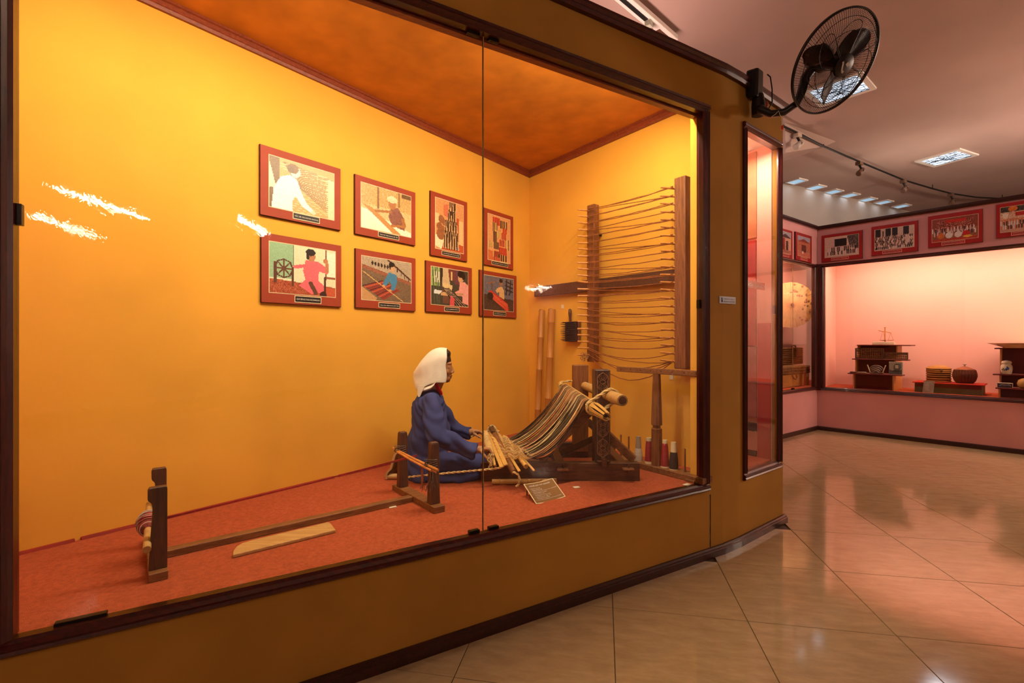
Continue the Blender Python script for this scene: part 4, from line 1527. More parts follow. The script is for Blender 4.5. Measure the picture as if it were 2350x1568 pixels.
cone(1465, 1002, 'grey cone of white yarn on the thread stand', [('yarn', .02, .52, M_WHITEYARN, .003), ('card', .5, .99, M_GREYCONE, 0), ('tip', .985, 1.0, M_GREYCONE, 0), ('foot', 0, .03, M_CREAM, 0)], .026, .0145)
cone(1489, 1005, 'red yarn cone left of the thread stand post', [('yarn', .09, .88, M_REDSPOOL, .002), ('tip', .87, 1.0, M_CREAM, 0), ('foot', 0, .1, M_CREAM, 0)], .026, .016)
cone(1526, 1010, 'red yarn cone right of the thread stand post', [('yarn', .05, .88, M_REDSPOOL, .002), ('tip', .87, 1.0, M_CREAM, 0), ('foot', 0, .06, M_CREAM, 0)], .0265, .0145)
cone(1546, 1015, 'black yarn cone with a cream tip on the thread stand', [('yarn', .03, .64, M_BLACKYARN, .003), ('tip', .62, 1.0, M_CREAM, 0), ('foot', 0, .04, M_CREAM, 0)], .027, .0155)
# ================================================================== THE LOOM
LM = thing('hand_loom', 'dark wooden hand loom with carved post and slanting multicoloured warp threads', 'loom', (.29, 3.2, ZF))


def wbox(name, x0, x1, y0, y1, z0, z1, m, parent=LM, bevel=.003):
    mbx = MB(); mbx.hexa([Vector((x0, y0, z0)), Vector((x1, y0, z0)), Vector((x1, y1, z0)), Vector((x0, y1, z0))], [Vector((x0, y0, z1)), Vector((x1, y0, z1)), Vector((x1, y1, z1)), Vector((x0, y1, z1))])
    return mk(name, mbx, m, parent, bevel=bevel)


ZL = ZF + .107
wbox('base_beam', -.185, .76, 2.885, 2.94, ZF, ZL, M_WDK)
wbox('base_beam', -.185, .74, 3.47, 3.52, ZF, ZL, M_WDK)
for x in (.27, .655):
    wbox('cross_beam', x, x + .055, 2.94, 3.47, ZF + .03, ZF + .085, M_WDK)
# tenons with flat keys
for x, z in ((.297, ZL - .032), (.683, ZL - .030)):
    k = wbox('tenon_key', x - .030, x + .036, 2.845, 2.885, z - .006, z + .006, M_WBR)
    mb = MB(); mb.tube([(x + .006, 2.868, z - .03), (x + .006, 2.868, z + .028)], .005, 6)
    mk('pin', mb, M_WDKZ, k)
k = wbox('tenon_key', .505, .58, 2.872, 2.9, ZL + .006, ZL + .016, M_WDK)
wbox('tenon', .53, .556, 2.84, 2.9, ZL - .012, ZL + .034, M_WDK)

M_CARV = wood('carved_dark_wood', (84, 52, 36), (52, 30, 22), .5, 'Z', 9)
M_CARVHI = wood('carved_raised_wood', (156, 106, 66), (112, 72, 44), .5, 'Z', 9)
FX0, FX1, FY0, FY1 = .497, .588, 2.90, 3.015
up_f = wbox('carved_post', FX0, FX1, FY0, FY1, ZL - .06, 1.100, M_CARV, LM, .004)
wbox('plain_post', .432, .542, 3.44, 3.50, ZL - .06, 1.103, M_WBRZ, LM, .004)
# carved relief on the front face: bordered column of interlaced leaf scrolls
xc = (FX0 + FX1) / 2
def relief(pts, r=.0038):
    mbx = MB(); mbx.tube([(x, FY0 - .0008, z) for x, z in pts], r, 5)
    return mk('carved_line', mbx, M_CARVHI, up_f, True)


relief([(FX0 + .012, ZL + .05), (FX0 + .012, 1.092)], .0018)
relief([(FX1 - .006, ZL + .05), (FX1 - .006, 1.092)], .0018)
relief([(FX0 + .012, ZL + .05), (FX1 - .006, ZL + .05)], .0022)
for zc_, s in ((1.055, 1), (1.0, -1), (.785, 1), (.725, -1), (.66, 1), (.605, -1)):
    h = .028 * s
    relief([(xc - .03, zc_ - h), (xc - .034, zc_ - h * .2), (xc - .022, zc_ + h * .5), (xc - .008, zc_ + h * .75), (xc, zc_ + h * 1.05), (xc + .008, zc_ + h * .75), (xc + .022, zc_ + h * .5), (xc + .034, zc_ - h * .2), (xc + .03, zc_ - h)])
    for sd in (-1, 1):
        relief([(xc + sd * .004, zc_ + h * .4), (xc + sd * .016, zc_ + h * .3), (xc + sd * .022, zc_ - h * .15), (xc + sd * .014, zc_ - h * .5), (xc + sd * .006, zc_ - h * .2), (xc + sd * .012, zc_ + h * .02)], .0026)
    relief([(xc - .018, zc_ - h * .9), (xc, zc_ - h * .45), (xc + .018, zc_ - h * .9)], .0026)

# braces
def brace(a, b, w=.05, t=.035, m=M_WDK):
    mbx = MB(); mbx.bar(a, b, t, w, (0, 1, 0) if False else (0, 0, 1))
    return mk('brace', mbx, m, LM, bevel=.003)


brace((.165, 2.975, ZL + .0), (.50, 2.975, .865), .05, .05, M_WBR)
brace((.585, 2.975, .70), (.735, 2.93, ZL + .01), .045, .045, M_WBR)
brace((.165, 3.475, ZL), (.44, 3.475, .845))
brace((.54, 3.475, .70), (.70, 3.475, ZL + .01))
brace((.33, 3.30, ZF + .07), (.52, 3.05, .66), .04, .03)
wbox('cross_board', .20, .22, 2.95, 3.46, ZF + .012, ZF + .10, M_WDK)

# round warp pole through both posts
PA, PB = Vector((.502, 3.62, .956)), Vector((.592, 2.60, .953))
mb = MB()
pts = [PA.lerp(PB, t) for t in (0, .1, .4, .7, .86, .94, 1.0)]
mb.tube(pts, [.026, .029, .030, .0315, .034, .033, .030], 11)
wp = mk('warp_pole', mb, M_WLT, LM, True)
mb = MB(); dv = (PB - PA).normalized(); mb.tube([PB, PB + dv * .002], .022, 9)
mk('end_grain', mb, M_WDK, wp)
# bamboo roller with split end
RA, RB_ = Vector((.366, 3.58, .950)), U(1393, 957, 2.575)
dR = (RB_ - RA).normalized()
q = RA.lerp(RB_, .80)
mb = MB(); mb.tube([RA, RA.lerp(RB_, .5), q], [.030, .032, .034], 14)
br2 = mk('bamboo_roller', mb, M_BAM, LM, True)
sx = dR.cross(Vector((0, 0, 1))).normalized(); sz = sx.cross(dR)
for k in range(8):
    a = 2 * math.pi * k / 8
    r0, r1, rm = .033, .0215, .0325
    e = lambda r, t: q.lerp(RB_, t) + (sx * math.cos(a) + sz * math.sin(a)) * r
    rad = (sx * math.cos(a) + sz * math.sin(a))
    tang = (-sx * math.sin(a) + sz * math.cos(a))
    mb = MB()
    rings = []
    for t, r, w in ((0, r0, .0125), (.35, rm, .008), (.75, .027, .0065), (1.0, r1, .006)):
        c = q.lerp(RB_, t) + rad * r
        rings.append([c - tang * w - rad * .002, c + tang * w - rad * .002, c + tang * w + rad * .0015, c - tang * w + rad * .0015])
    mb.ring_loft(rings)
    mk('split_strip', mb, M_BAM, br2)
mb = MB(); mb.tube([q.lerp(RB_, .0), q.lerp(RB_, .9)], [.014, .010], 8)
mk('core', mb, M_PHEDGE, br2)


def twist_rope(name, pts, r, parent, m=None, turns=60):
    """two plied strands along a polyline"""
    pts = [Vector(p) for p in pts]
    L = [0]
    for i in range(1, len(pts)):
        L.append(L[-1] + (pts[i] - pts[i - 1]).length)
    n = max(8, int(L[-1] / (r * 1.1)))
    n = min(n, 160)
    mbx = MB()
    for ph in (0, math.pi):
        out = []
        for j in range(n + 1):
            s = L[-1] * j / n
            i = max(k for k in range(len(L)) if L[k] <= s + 1e-9)
            i = min(i, len(pts) - 2)
            t = (s - L[i]) / max(L[i + 1] - L[i], 1e-9)
            p = pts[i].lerp(pts[i + 1], t)
            d = (pts[i + 1] - pts[i]).normalized()
            x = d.orthogonal().normalized() if abs(d.z) > .9 else d.cross(Vector((0, 0, 1))).normalized()
            y = d.cross(x)
            a = ph + s / (r * 5) * math.pi
            out.append(p + (x * math.cos(a) + y * math.sin(a)) * r * .5)
        mbx.tube(out, r * .62, 6)
    return mk(name, mbx, m or M_ROPE, parent, True)


def loop_pts(c1, c2, r, n=22):
    """closed belt round two parallel rods, in the plane x-z"""
    d = (c2 - c1); L = d.length; d.normalize()
    y = Vector((0, 1, 0)); m = d.cross(y).normalized()
    out = []
    for j in range(n // 2 + 1):
        a = -math.pi / 2 + math.pi * j / (n // 2)
        out.append(c2 + d * math.cos(a) * r + m * math.sin(a) * r)
    for j in range(n // 2 + 1):
        a = math.pi / 2 + math.pi * j / (n // 2)
        out.append(c1 + d * math.cos(a) * r + m * math.sin(a) * r)
    out.append(out[0])
    return out


def on(a, b, y):
    t = (y - a.y) / (b.y - a.y)
    return a.lerp(b, t)


for y in (2.80, 2.815, 3.48):
    twist_rope('tie_rope', loop_pts(on(RA, RB_, y), on(PA, PB, y), .040), .0085, LM)

# sticks of the working end: far end at Y=3.28, near end at Y=2.68
YN, YFAR = 2.68, 3.28
def ends(u0, v0, u1, v1, y0=YFAR, y1=YN):
    return U(u0, v0, y0), U(u1, v1, y1)


def stick(name, e, w, h, m, up=(0, 0, 1)):
    mbx = MB(); mbx.bar(e[0], e[1], w, h, up)
    return mk(name, mbx, m, LM, bevel=.0015)


UPT = (-.25, -.25, 1)
stick('flat_batten', ends(1119, 991, 1152, 1073), .024, .008, M_BAM, UPT)
stick('flat_batten', ends(1125, 989, 1161, 1068), .024, .008, M_BAM, UPT)
stick('heddle_stick', ends(1138, 996, 1192, 1082, 3.25, 2.64), .015, .007, M_BAM, UPT)
stick('heddle_stick', ends(1166, 1012, 1226, 1081, 3.22, 2.64), .012, .006, M_BAM, UPT)
stick('heddle_stick', ends(1128, 1030, 1136, 1068, 2.95, 2.70), .012, .007, M_BAM, UPT)
e = ends(1156, 1003, 1207, 1071)
mb = MB(); mb.pipe(e[0], e[1], .0125, .0095, 14)
mk('bamboo_tube', mb, M_BAM, LM, True)
e = ends(1129, 986, 1180, 1085, 3.28, 2.70)
mb = MB(); mb.tube([e[0], e[0].lerp(e[1], .5), e[0].lerp(e[1], .9), e[1]], [.020, .021, .021, .017], 10)
lg = mk('notched_roller', mb, M_WBR, LM, True)
dl = (e[1] - e[0]).normalized()
for s in (-1, 1):
    c = e[1] + Vector((s * .010, 0, -.002))
    mb = MB(); mb.bar(c - dl * .01, c + dl * .014, .010, .012)
    mk('prong', mb, M_WBR, lg, bevel=.001)
mb = MB(); mb.bar(e[0] + Vector((-.01, 0, .022)), e[0].lerp(e[1], .16) + Vector((-.01, 0, .02)), .026, .02)
mk('roller_block', mb, M_WDK, LM, bevel=.002)
# rolled finished cloth
e = ends(1114, 995, 1127, 1052, 3.24, 2.80)
mb = MB(); mb.tube([e[0], e[0].lerp(e[1], .33), e[0].lerp(e[1], .66), e[1]], [.020, .024, .025, .022], 12)
mk('cloth_roll', mb, mat('beige_woven_cloth', (214, 176, 112), .9, .15, 30, .5, 200), LM, True)

# warp threads from the roller down to the sticks
cols = [('dark_brown_warp', (70, 46, 30)), ('tan_warp', (178, 130, 70)), ('cream_warp', (226, 194, 138)), ('orange_warp', (204, 112, 42)), ('olive_warp', (96, 78, 36)), ('rust_warp', (150, 70, 40)), ('grey_brown_warp', (116, 84, 58))]
CM = [mat(n, c, .85, .12, 40) for n, c in cols]
mbs = [MB() for _ in cols]
NTH = 170
top_far, top_near = on(RA, RB_, 3.44) + Vector((-.012, 0, .030)), on(RA, RB_, 2.86) + Vector((-.012, 0, .032))
bot_far, bot_near = U(1166, 1008, 3.26), U(1220, 1052, 2.72)
end_far, end_near = U(1122, 992, 3.26), U(1150, 1056, 2.76)
for k in range(NTH):
    t = k / (NTH - 1)
    a = top_far.lerp(top_near, t)
    b = bot_far.lerp(bot_near, min(1, max(0, t + rng.uniform(-.05, .05))))
    sag = rng.uniform(.045, .105)
    jit = rng.uniform(-.012, .012)
    pts = [a + Vector((.034, 0, -.030)), a + Vector((.022, 0, -.004)), a, a + Vector((-.022, 0, -.012))]
    for j in range(1, 9):
        s = j / 8
        p = (a + Vector((-.03, 0, -.025))).lerp(b, s)
        p.z -= sag * 4 * s * (1 - s)
        p.y += jit * math.sin(math.pi * s)
        pts.append(p)
    ci = int(rng.choice(7, p=[.30, .25, .10, .1, .12, .05, .08]))
    mbs[ci].tube(pts, .0022 + rng.uniform(0, .001), 4)
for k in range(7):
    o = mk('warp_threads', mbs[k], CM[k], LM, True)
    o['kind'] = 'stuff'
    o['label'] = cols[k][0].replace('_', ' ') + ' threads'
# cords looped over the sticks
M_CORD = mat('golden_cord', (214, 164, 92), .85, .2, 60)
for k in range(24):
    t = (k + .5) / 24
    P0 = U(1121, 992, 3.26).lerp(U(1148, 1058, 2.78), t)
    P1 = U(1166, 1010, 3.24).lerp(U(1216, 1056, 2.74), t)
    pts = []
    for j in range(15):
        s = j / 14
        p = P0.lerp(P1, s)
        p.z += .012 + .009 * math.sin(s * math.pi * 5 + .4 * k) * (1 if s > .3 else .15)
        p.y += rng.uniform(-.002, .002)
        pts.append(p)
    mb = MB(); mb.tube(pts, .0028, 5)
    mk('loop_cord', mb, M_CORD if k % 3 else CM[2], LM, True)
mb = MB()
for k in range(7):
    t = rng.uniform(.1, .95)
    c = U(1150, 1000, 3.2).lerp(U(1205, 1055, 2.76), t) + Vector((rng.uniform(-.03, .03), 0, .015 + rng.uniform(0, .015)))
    d1 = Vector((rng.uniform(-1, 1), rng.uniform(-1, 1), rng.uniform(-.3, .5))).normalized()
    d2 = d1.orthogonal().normalized()
    mb.tube([c + d1 * .03 * math.cos(a) + d2 * .018 * math.sin(a) for a in np.linspace(0, rng.uniform(2.5, 5.5), 9)], .0022, 4)
o = mk('loose_thread', mb, CM[2], LM, True); o['kind'] = 'stuff'
# belt rope from the sticks round to the strap behind the figure, and the hanging rope end
twist_rope('belt_rope', [U(1152, 1073, 2.70), U(1128, 1077, 2.745), U(1060, 1083, 2.76), U(985, 1090, 2.78), U(932, 1096, 2.84), U(918, 1092, 2.92)], .0062, LM)
twist_rope('belt_rope', [U(1126, 988, 3.28), U(1105, 992, 3.30), U(1060, 1012, 3.36), U(1000, 1040, 3.40)], .0062, LM)
twist_rope('rope_end', [U(1178, 1083, 2.70), U(1190, 1090, 2.66), U(1193, 1105, 2.66), U(1190, 1113, 2.66), U(1184, 1117, 2.66)], .0062, LM)
twist_rope('tie_rope', [U(1118, 990, 3.26), U(1124, 978, 3.26), U(1133, 977, 3.26), U(1139, 988, 3.26), U(1146, 992, 3.25)], .007, LM)
mb = MB()
for k in range(14):
    a = rng.uniform(0, 6.28)
    c = U(1127, 1050, 2.78)
    mb.tube([c + Vector((rng.uniform(-.02, .02), rng.uniform(-.02, .02), .02)), c + Vector((rng.uniform(-.025, .015), rng.uniform(-.03, .02), -.01)), c + Vector((rng.uniform(-.02, .03), rng.uniform(-.04, 0), -.05 + rng.uniform(-.02, .02)))], .0022, 4)
o = mk('fringe', mb, M_ROPE, LM, True); o['kind'] = 'stuff'

# back strap board
prof = [(890, 1094), (889, 1084), (893, 1077), (899, 1072), (903, 1058), (908, 1040), (916, 1030)]
mb = MB()
lo, hi = [], []
rings = []
for u, v in prof:
    p = U(u, v, 2.96)
    rings.append([Vector((p.x, 2.90, max(p.z, ZF + .004))), Vector((p.x, 3.25, max(p.z, ZF + .004))), Vector((p.x + .014, 3.25, max(p.z, ZF + .002))), Vector((p.x + .014, 2.90, max(p.z, ZF + .002)))])
mb.ring_loft(rings)
BS = thing('back_strap', 'beige curved back strap board behind the seated figure', 'back strap', (U(905, 1090, 2.96).x, 3.07, ZF))
mk('curved_board', mb, mat('beige_hide', (200, 160, 104), .7, .1, 10), BS, True)
a, b = U(890, 1088, 2.93), U(945, 1086, 2.93)
mb = MB(); mb.tube([Vector((a.x, 2.92, ZF + .018)), Vector((b.x, 2.92, ZF + .018))], .017, 12)
mk('rolled_edge', mb, bpy.data.materials['beige_hide'], BS, True)

# loose bamboo stick on the carpet
a, b = U(1129, 1103, 2.815), U(1277, 1096, 2.835)
a.z = b.z = ZF + .0155
mb = MB(); bamboo(mb, a, b, .0155, (.12, .55), 14)
tag(mk('bamboo_stick', mb, M_BAM, None, True), 'short golden bamboo stick lying in front of the loom beam', 'stick')

# engraved plaque
c = [GZ(1230.4, 1158.8, ZF), GZ(1298, 1141.2, ZF), U(1267.7, 1097.5, 2.72), U(1201, 1111.2, 2.60)]
c[0].z += .004; c[1].z += .004
PQ = thing('text_plaque', 'bent bronze coloured text plaque propped on the carpet in front of the loom', 'plaque', (c[0] + c[1]) / 2 - Vector((0, 0, .004)))
def pq(s, t, h=0.0, bend=.012):
    p = c[0].lerp(c[1], s).lerp(c[3].lerp(c[2], s), t)
    n = (c[1] - c[0]).cross(c[3] - c[0]).normalized()
    if n.z < 0:
        n = -n
    return p + n * (h - bend * 4 * s * (1 - s) * (1 - t) * .0 - bend * (4 * s * (1 - s)) * .6)


def sheet(mb, s0, s1, t0, t1, h0, h1, n=8):
    rings = []
    for j in range(n + 1):
        s = s0 + (s1 - s0) * j / n
        rings.append([pq(s, t0, h0), pq(s, t1, h0), pq(s, t1, h1), pq(s, t0, h1)])
    return mb.ring_loft(rings)


mb = MB(); sheet(mb, 0, 1, 0, 1, -.002, .0)
mk('cream_border', mb, M_CREAM, PQ)
mb = MB(); sheet(mb, .03, .975, .03, .97, -.0002, .0008)
mk('face', mb, mat('bronze_plate', (150, 112, 70), .35, .08, 4, metal=.35), PQ)
for s in (.1, .9):
    mb = MB(); mb.tube([pq(s, .93, -.003), Vector((pq(s, .93).x, pq(s, .93).y + .01, ZF + .002))], .003, 6)
    mk('prop', mb, M_CLIP, PQ)
LINES = ['1 - KHUNG CĂNG SỢI', '     Thread rack for weft', '2 - KHUNG MẮC SỢI LÊN KHUNG DỆT DẢI', '     Weave fixed on a loom', '3 - KHUNG DỆT TẤM', '     Weaving loom in Cham style', '4 - KHUNG QUAY SỢI CHỈ',
         '     Thread and spool', '5 - DAO DỆT, XA QUAY (Thread processing)']


def plaque_text(s, x0, x1, t0, t1):
    vs_, fs_ = text_geo(s)
    if not vs_:
        return
    a = np.array(vs_); lo_, hi_ = a.min(0), a.max(0)
    mbx = MB()
    mbx.add([pq(x0 + (x1 - x0) * (x - lo_[0]) / (hi_[0] - lo_[0]), t0 + (t1 - t0) * (y - lo_[1]) / (hi_[1] - lo_[1]), .0012) for x, y in vs_], fs_)
    mk('lettering', mbx, M_WHITE, PQ)


plaque_text('NGHỀ DỆT MỸ NGHIỆP', .14, .84, .80, .90)
wid = [.36, .40, .86, .50, .40, .56, .56, .48, .84]
for k, s in enumerate(LINES):
    t = .68 - k * .069
    ind = .05 if s[0] == ' ' else 0
    plaque_text(s.strip(), .08 + ind, .08 + ind + wid[k] - (ind if k != 2 else 0), t, t + .042)
# ================================================================== THE SEATED FIGURE
from mathutils import noise as mnoise


def remesh(name, mb, voxel, mat_, parent, smooth_it=6, fold=None, factor=.5):
    me = bpy.data.meshes.new('tmp')
    me.from_pydata([tuple(p) for p in mb.v], [], mb.f)
    bm = bmesh.new(); bm.from_mesh(me); bmesh.ops.recalc_face_normals(bm, faces=bm.faces); bm.to_mesh(me); bm.free()
    o = bpy.data.objects.new('tmp', me)
    COL.objects.link(o)
    r = o.modifiers.new('r', 'REMESH'); r.mode = 'VOXEL'; r.voxel_size = voxel
    s = o.modifiers.new('s', 'SMOOTH'); s.iterations = smooth_it; s.factor = factor
    dg = bpy.context.evaluated_depsgraph_get()
    m2 = bpy.data.meshes.new_from_object(o.evaluated_get(dg))
    bpy.data.objects.remove(o)
    bpy.data.meshes.remove(me)
    if fold:
        nn = [v.normal.copy() for v in m2.vertices]
        for v, n in zip(m2.vertices, nn):
            v.co += n * fold(v.co)
    M = PM[parent.name].inverted()
    m2.transform(M)
    m2.materials.clear()
    m2.materials.append(mat_)
    m2.polygons.foreach_set('use_smooth', [True] * len(m2.polygons))
    m2.name = name
    ob = bpy.data.objects.new(name, m2)
    COL.objects.link(ob)
    ob.parent = parent
    PM[ob.name] = PM[parent.name]
    return ob


YM = 3.05
P = lambda u, v, y=YM: U(u, v, y)
MN = thing('mannequin', 'seated mannequin in blue tunic and white head cloth working at the loom', 'mannequin', (P(975, 1000).x, YM, ZF))

# ---- skin: head, neck, forearms and hands in one surface
b = MB()
b.ell(P(1007, 834), (.078, .066, .084))
b.ell(P(1016, 846), (.060, .056, .082))
b.ell(P(1022, 868), (.034, .038, .030))
b.ell(P(1027, 873), (.018, .020, .014))            # chin
b.ell(P(1031, 834), (.018, .044, .010))            # brow
b.capsule(P(1035, 838), P(1040.5, 853), .0055, .0085)   # nose
for dy in (-.009, .009):
    b.ell(P(1037.5, 855.5) + Vector((0, dy, 0)), (.009, .008, .006))
b.ell(P(1034, 862.5), (.009, .018, .006))          # upper lip
b.ell(P(1033, 867.5), (.008, .015, .006))          # lower lip
for dy in (-.028, .028):
    b.ell(P(1029.5, 842) + Vector((0, dy, 0)), (.010, .016, .008))   # lids
    b.ell(P(1024, 853) + Vector((0, dy * 1.3, 0)), (.022, .020, .020))  # cheeks
for dy in (-.070, .070):
    b.ell(P(1000, 848) + Vector((0, dy, 0)), (.018, .010, .030))     # ears
b.capsule(P(1005, 870), P(990, 902), .045, .050)
b.capsule(P(990, 902), P(980, 935), .055, .09)
# near arm and hand
b.capsule(P(1003, 1005, 2.80), P(1080, 1034, 2.825), .030, .024)
b.capsule(P(1080, 1034, 2.825), P(1103, 1031, 2.835), .026, .021)
b.ell(P(1112, 1032, 2.838), (.034, .030, .016))
def finger(pts, r):
    for i in range(len(pts) - 1):
        b.capsule(pts[i], pts[i + 1], r * (1 - .08 * i), r * (1 - .08 * (i + 1)), 10)


for k, (dy, L) in enumerate(((-.030, .92), (-.010, 1.0), (.010, .96), (.028, .82))):
    y = 2.838 + dy
    finger([P(1112, 1031, y), P(1123, 1030 + 1.5 * abs(k - 1), y), P(1123 + 7 * L, 1030 + 12 * L, y - .004), P(1123 + 10 * L, 1030 + 27 * L, y - .008)], .0088)
finger([P(1104, 1036, 2.81), P(1112, 1046, 2.795), P(1121, 1056, 2.79)], .0095)
# far arm and hand
b.capsule(P(1040, 985, 3.27), P(1078, 992, 3.23), .029, .023)
b.capsule(P(1078, 992, 3.23), P(1087, 991, 3.22), .025, .021)
b.ell(P(1093, 991, 3.215), (.032, .028, .015))
for k, (dy, L) in enumerate(((-.028, .86), (-.009, 1.0), (.010, .96), (.026, .8))):
    y = 3.215 + dy
    finger([P(1092, 990, y), P(1101, 990 + 1.2 * k, y), P(1101 + 7 * L, 993 + 3 * L, y - .004), P(1101 + 9 * L, 993 + 11 * L, y - .008)], .0085)
finger([P(1088, 996, 3.19), P(1096, 1001, 3.175), P(1103, 1005, 3.17)], .009)
# shins and feet reaching under the loom
for y in (2.99, 3.2):
    b.capsule((-.10, y, .50), (.18, y, .475), .04, .03)
    b.capsule((.18, y, .475), (.22, y - .01, .53), .030, .026)
# trunk inside the tunic keeps the figure one surface
b.capsule(P(980, 935), P(976, 1050), .075, .08)
b.capsule(P(984, 925, 2.95), P(1003, 1005, 2.80), .038, .034)
b.capsule(P(990, 925, 3.16), P(1040, 985, 3.27), .036, .029)
for y in (2.96, 3.16):
    b.capsule(P(975, 1062, y), Vector((-.10, y, .50)), .05, .04)
remesh('body', b, .0045, M_SKIN, MN, 4)

# hair, lips, eyes
b = MB(); b.ell(P(1008, 829), (.076, .068, .076))
b.ell(P(1024, 812), (.030, .050, .026))
remesh('hair', b, .006, M_HAIR, MN, 4)
b = MB(); b.ell(P(1035.2, 862.5), (.0088, .016, .0046)); b.ell(P(1034.2, 867), (.0078, .0135, .005))
remesh('lips', b, .002, M_LIP, MN, 2)
for dy in (-.0315, .0315):
    b = MB(); b.tube([P(1023.5, 842.5) + Vector((0, dy * 1.32, 0)), P(1028.5, 845) + Vector((.004, dy * 1.27, 0)), P(1033, 843.5) + Vector((.002, dy * 1.0, 0))], [.0012, .003, .0012], 6)
    mk('eye_line', b, M_HAIR, MN, True)
    b = MB(); b.tube([P(1022, 834) + Vector((0, dy * 1.32, 0)), P(1029, 831.5) + Vector((.003, dy * 1.15, 0)), P(1034.5, 833.5) + Vector((.002, dy * .7, 0))], [.001, .0028, .0014], 6)
    mk('eyebrow', b, M_HAIR, MN, True)

# ---- tunic and skirt in blue cotton
b = MB()
rings = []
for v, u, rx, ry in ((894, 990, .046, .058), (900, 988, .062, .095), (908, 986, .082, .145), (922, 985, .097, .172), (945, 983, .104, .165), (975, 984, .116, .160), (1005, 985, .130, .170), (1035, 982, .132, .185), (1062, 984, .138, .20), (1088, 988, .150, .215)):
    c_ = P(u, v)
    rings.append([c_ + Vector((rx * math.cos(2 * math.pi * k / 24), ry * math.sin(2 * math.pi * k / 24), 0)) for k in range(24)])
b.ring_loft(rings)
b.capsule(P(988, 922, 2.92), P(1003, 1003, 2.80), .060, .056)
b.capsule(P(1003, 1003, 2.80), P(1052, 1024, 2.815), .055, .050)
b.tube([P(1040, 1019, 2.812), P(1066, 1029, 2.82), P(1091, 1037, 2.828)], [.050, .047, .051], 16)
b.capsule(P(994, 922, 3.18), P(1040, 984, 3.27), .058, .050)
b.tube([P(1035, 983, 3.27), P(1060, 989, 3.25), P(1081, 994, 3.23)], [.050, .046, .044], 16)
b.capsule(P(978, 1066, 2.94), Vector((-.19, 2.955, .515)), .082, .062)
b.capsule(P(978, 1066, 3.16), Vector((-.19, 3.17, .515)), .082, .062)
b.tube([Vector((-.19, 2.955, .515)), Vector((-.13, 2.965, .505))], [.062, .055], 16)
b.tube([Vector((-.19, 3.17, .515)), Vector((-.13, 3.17, .505))], [.062, .055], 16)
b.ell(Vector((-.34, 3.05, .462)), (.26, .18, .042))
b.ell(Vector((-.40, 2.93, .455)), (.22, .10, .032))


def folds(p):
    a = mnoise.noise(Vector((p.x * 9, p.y * 9, p.z * 5))) * .018
    w = math.sin((p.x * 1.0 + p.y * .4 + p.z * .55) * 48 + 2.5 * mnoise.noise(p * 7))
    a += w * .010 * max(0.0, mnoise.noise(Vector((p.x * 5 + 3, p.y * 5, p.z * 5))) + .35)
    a += .0035 * math.sin((p.x * .5 - p.y * .6 + p.z * 1.0) * 110 + 5 * mnoise.noise(p * 9))
    return a


remesh('tunic', b, .0075, M_BLUE, MN, 7, folds)
b = MB(); b.ring_loft([[P(988, 1000) + Vector((x, y, 0)) for x, y in ((0, 0), (0.01, 0), (0.01, .01), (0, .01))], [P(988, 1001) + Vector((x, y, 0)) for x, y in ((0, 0), (0.01, 0), (0.01, .01), (0, .01))]])

# ---- head cloth
stn = [(1028.5, 800, 877, .070), (1027, 799, 877, .079), (1020, 797.5, 876.5, .083), (1010, 797, 876, .087), (1000, 799.5, 877, .089), (990, 804.5, 881, .089), (980, 812, 886, .086), (972, 820, 891, .080), (965, 830, 894, .070), (958, 843, 893, .054), (953, 850, 880, .034), (947, 856, 862, .010)]
b = MB()
rings = []
for i, (u, vt, vb, w) in enumerate(stn):
    top, bot = P(u, vt).z, P(u, vb).z
    x = P(u, vt).x
    ring = []
    n = 30
    r = min(w * .95, (top - bot) * .6)
    for k in range(n + 1):
        t = k / n
        if t < .3:
            s = t / .3
            y = -w * (1.10 - .10 * s); z = bot + (top - r - bot) * s
        elif t > .7:
            s = (1 - t) / .3
            y = w * (1.10 - .10 * s); z = bot + (top - r - bot) * s
        else:
            a = (t - .3) / .4 * math.pi
            y = -w * math.cos(a); z = top - r + r * math.sin(a)
        fold_ = .0045 * math.sin(u * .33 + z * 30) * (1 if 0 < i < len(stn) - 1 else 0) * (1.2 - min(1, abs(z - bot) / .2))
        ring.append(Vector((x + .004 * math.sin(z * 55), YM + y + (fold_ if y > 0 else -fold_), z)))
    rings.append(ring)
b.ring_loft(rings, cap=False, closed=False)
hc = mk('head_cloth', b, M_CLOTH, MN, True)
sd = hc.modifiers.new('thick', 'SOLIDIFY'); sd.thickness = .004
ss = hc.modifiers.new('sub', 'SUBSURF'); ss.levels = 1; ss.render_levels = 1
# turned-up hem and hanging tail
b = MB()
hem = [(1001, 873), (995, 880), (988, 885), (975, 890), (963, 894)]
rings = []
for i, (u, v) in enumerate(hem):
    p = P(u, v, YM - .088)
    h = (.004, .018, .022, .02, .012)[i]
    rings.append([p + Vector((0, -.004, 0)), p + Vector((.004, -.014, -h * .6)), p + Vector((.002, -.010, -h)), p + Vector((0, .002, -h * .5))])
b.ring_loft(rings)
mk('cloth_hem', b, M_CLOTH, MN, True)
b = MB()
tl = [(972, 884, .018), (968, 893, .017), (966, 902, .012), (965, 909, .006)]
rings = []
for u, v, w in tl:
    p = P(u, v, YM - .05)
    rings.append([p + Vector((-w, -.05, 0)), p + Vector((w, -.06, 0)), p + Vector((w, -.052, 0)), p + Vector((-w, -.04, 0))])
b.ring_loft(rings)
mk('cloth_tail', b, M_CLOTH, MN, True)
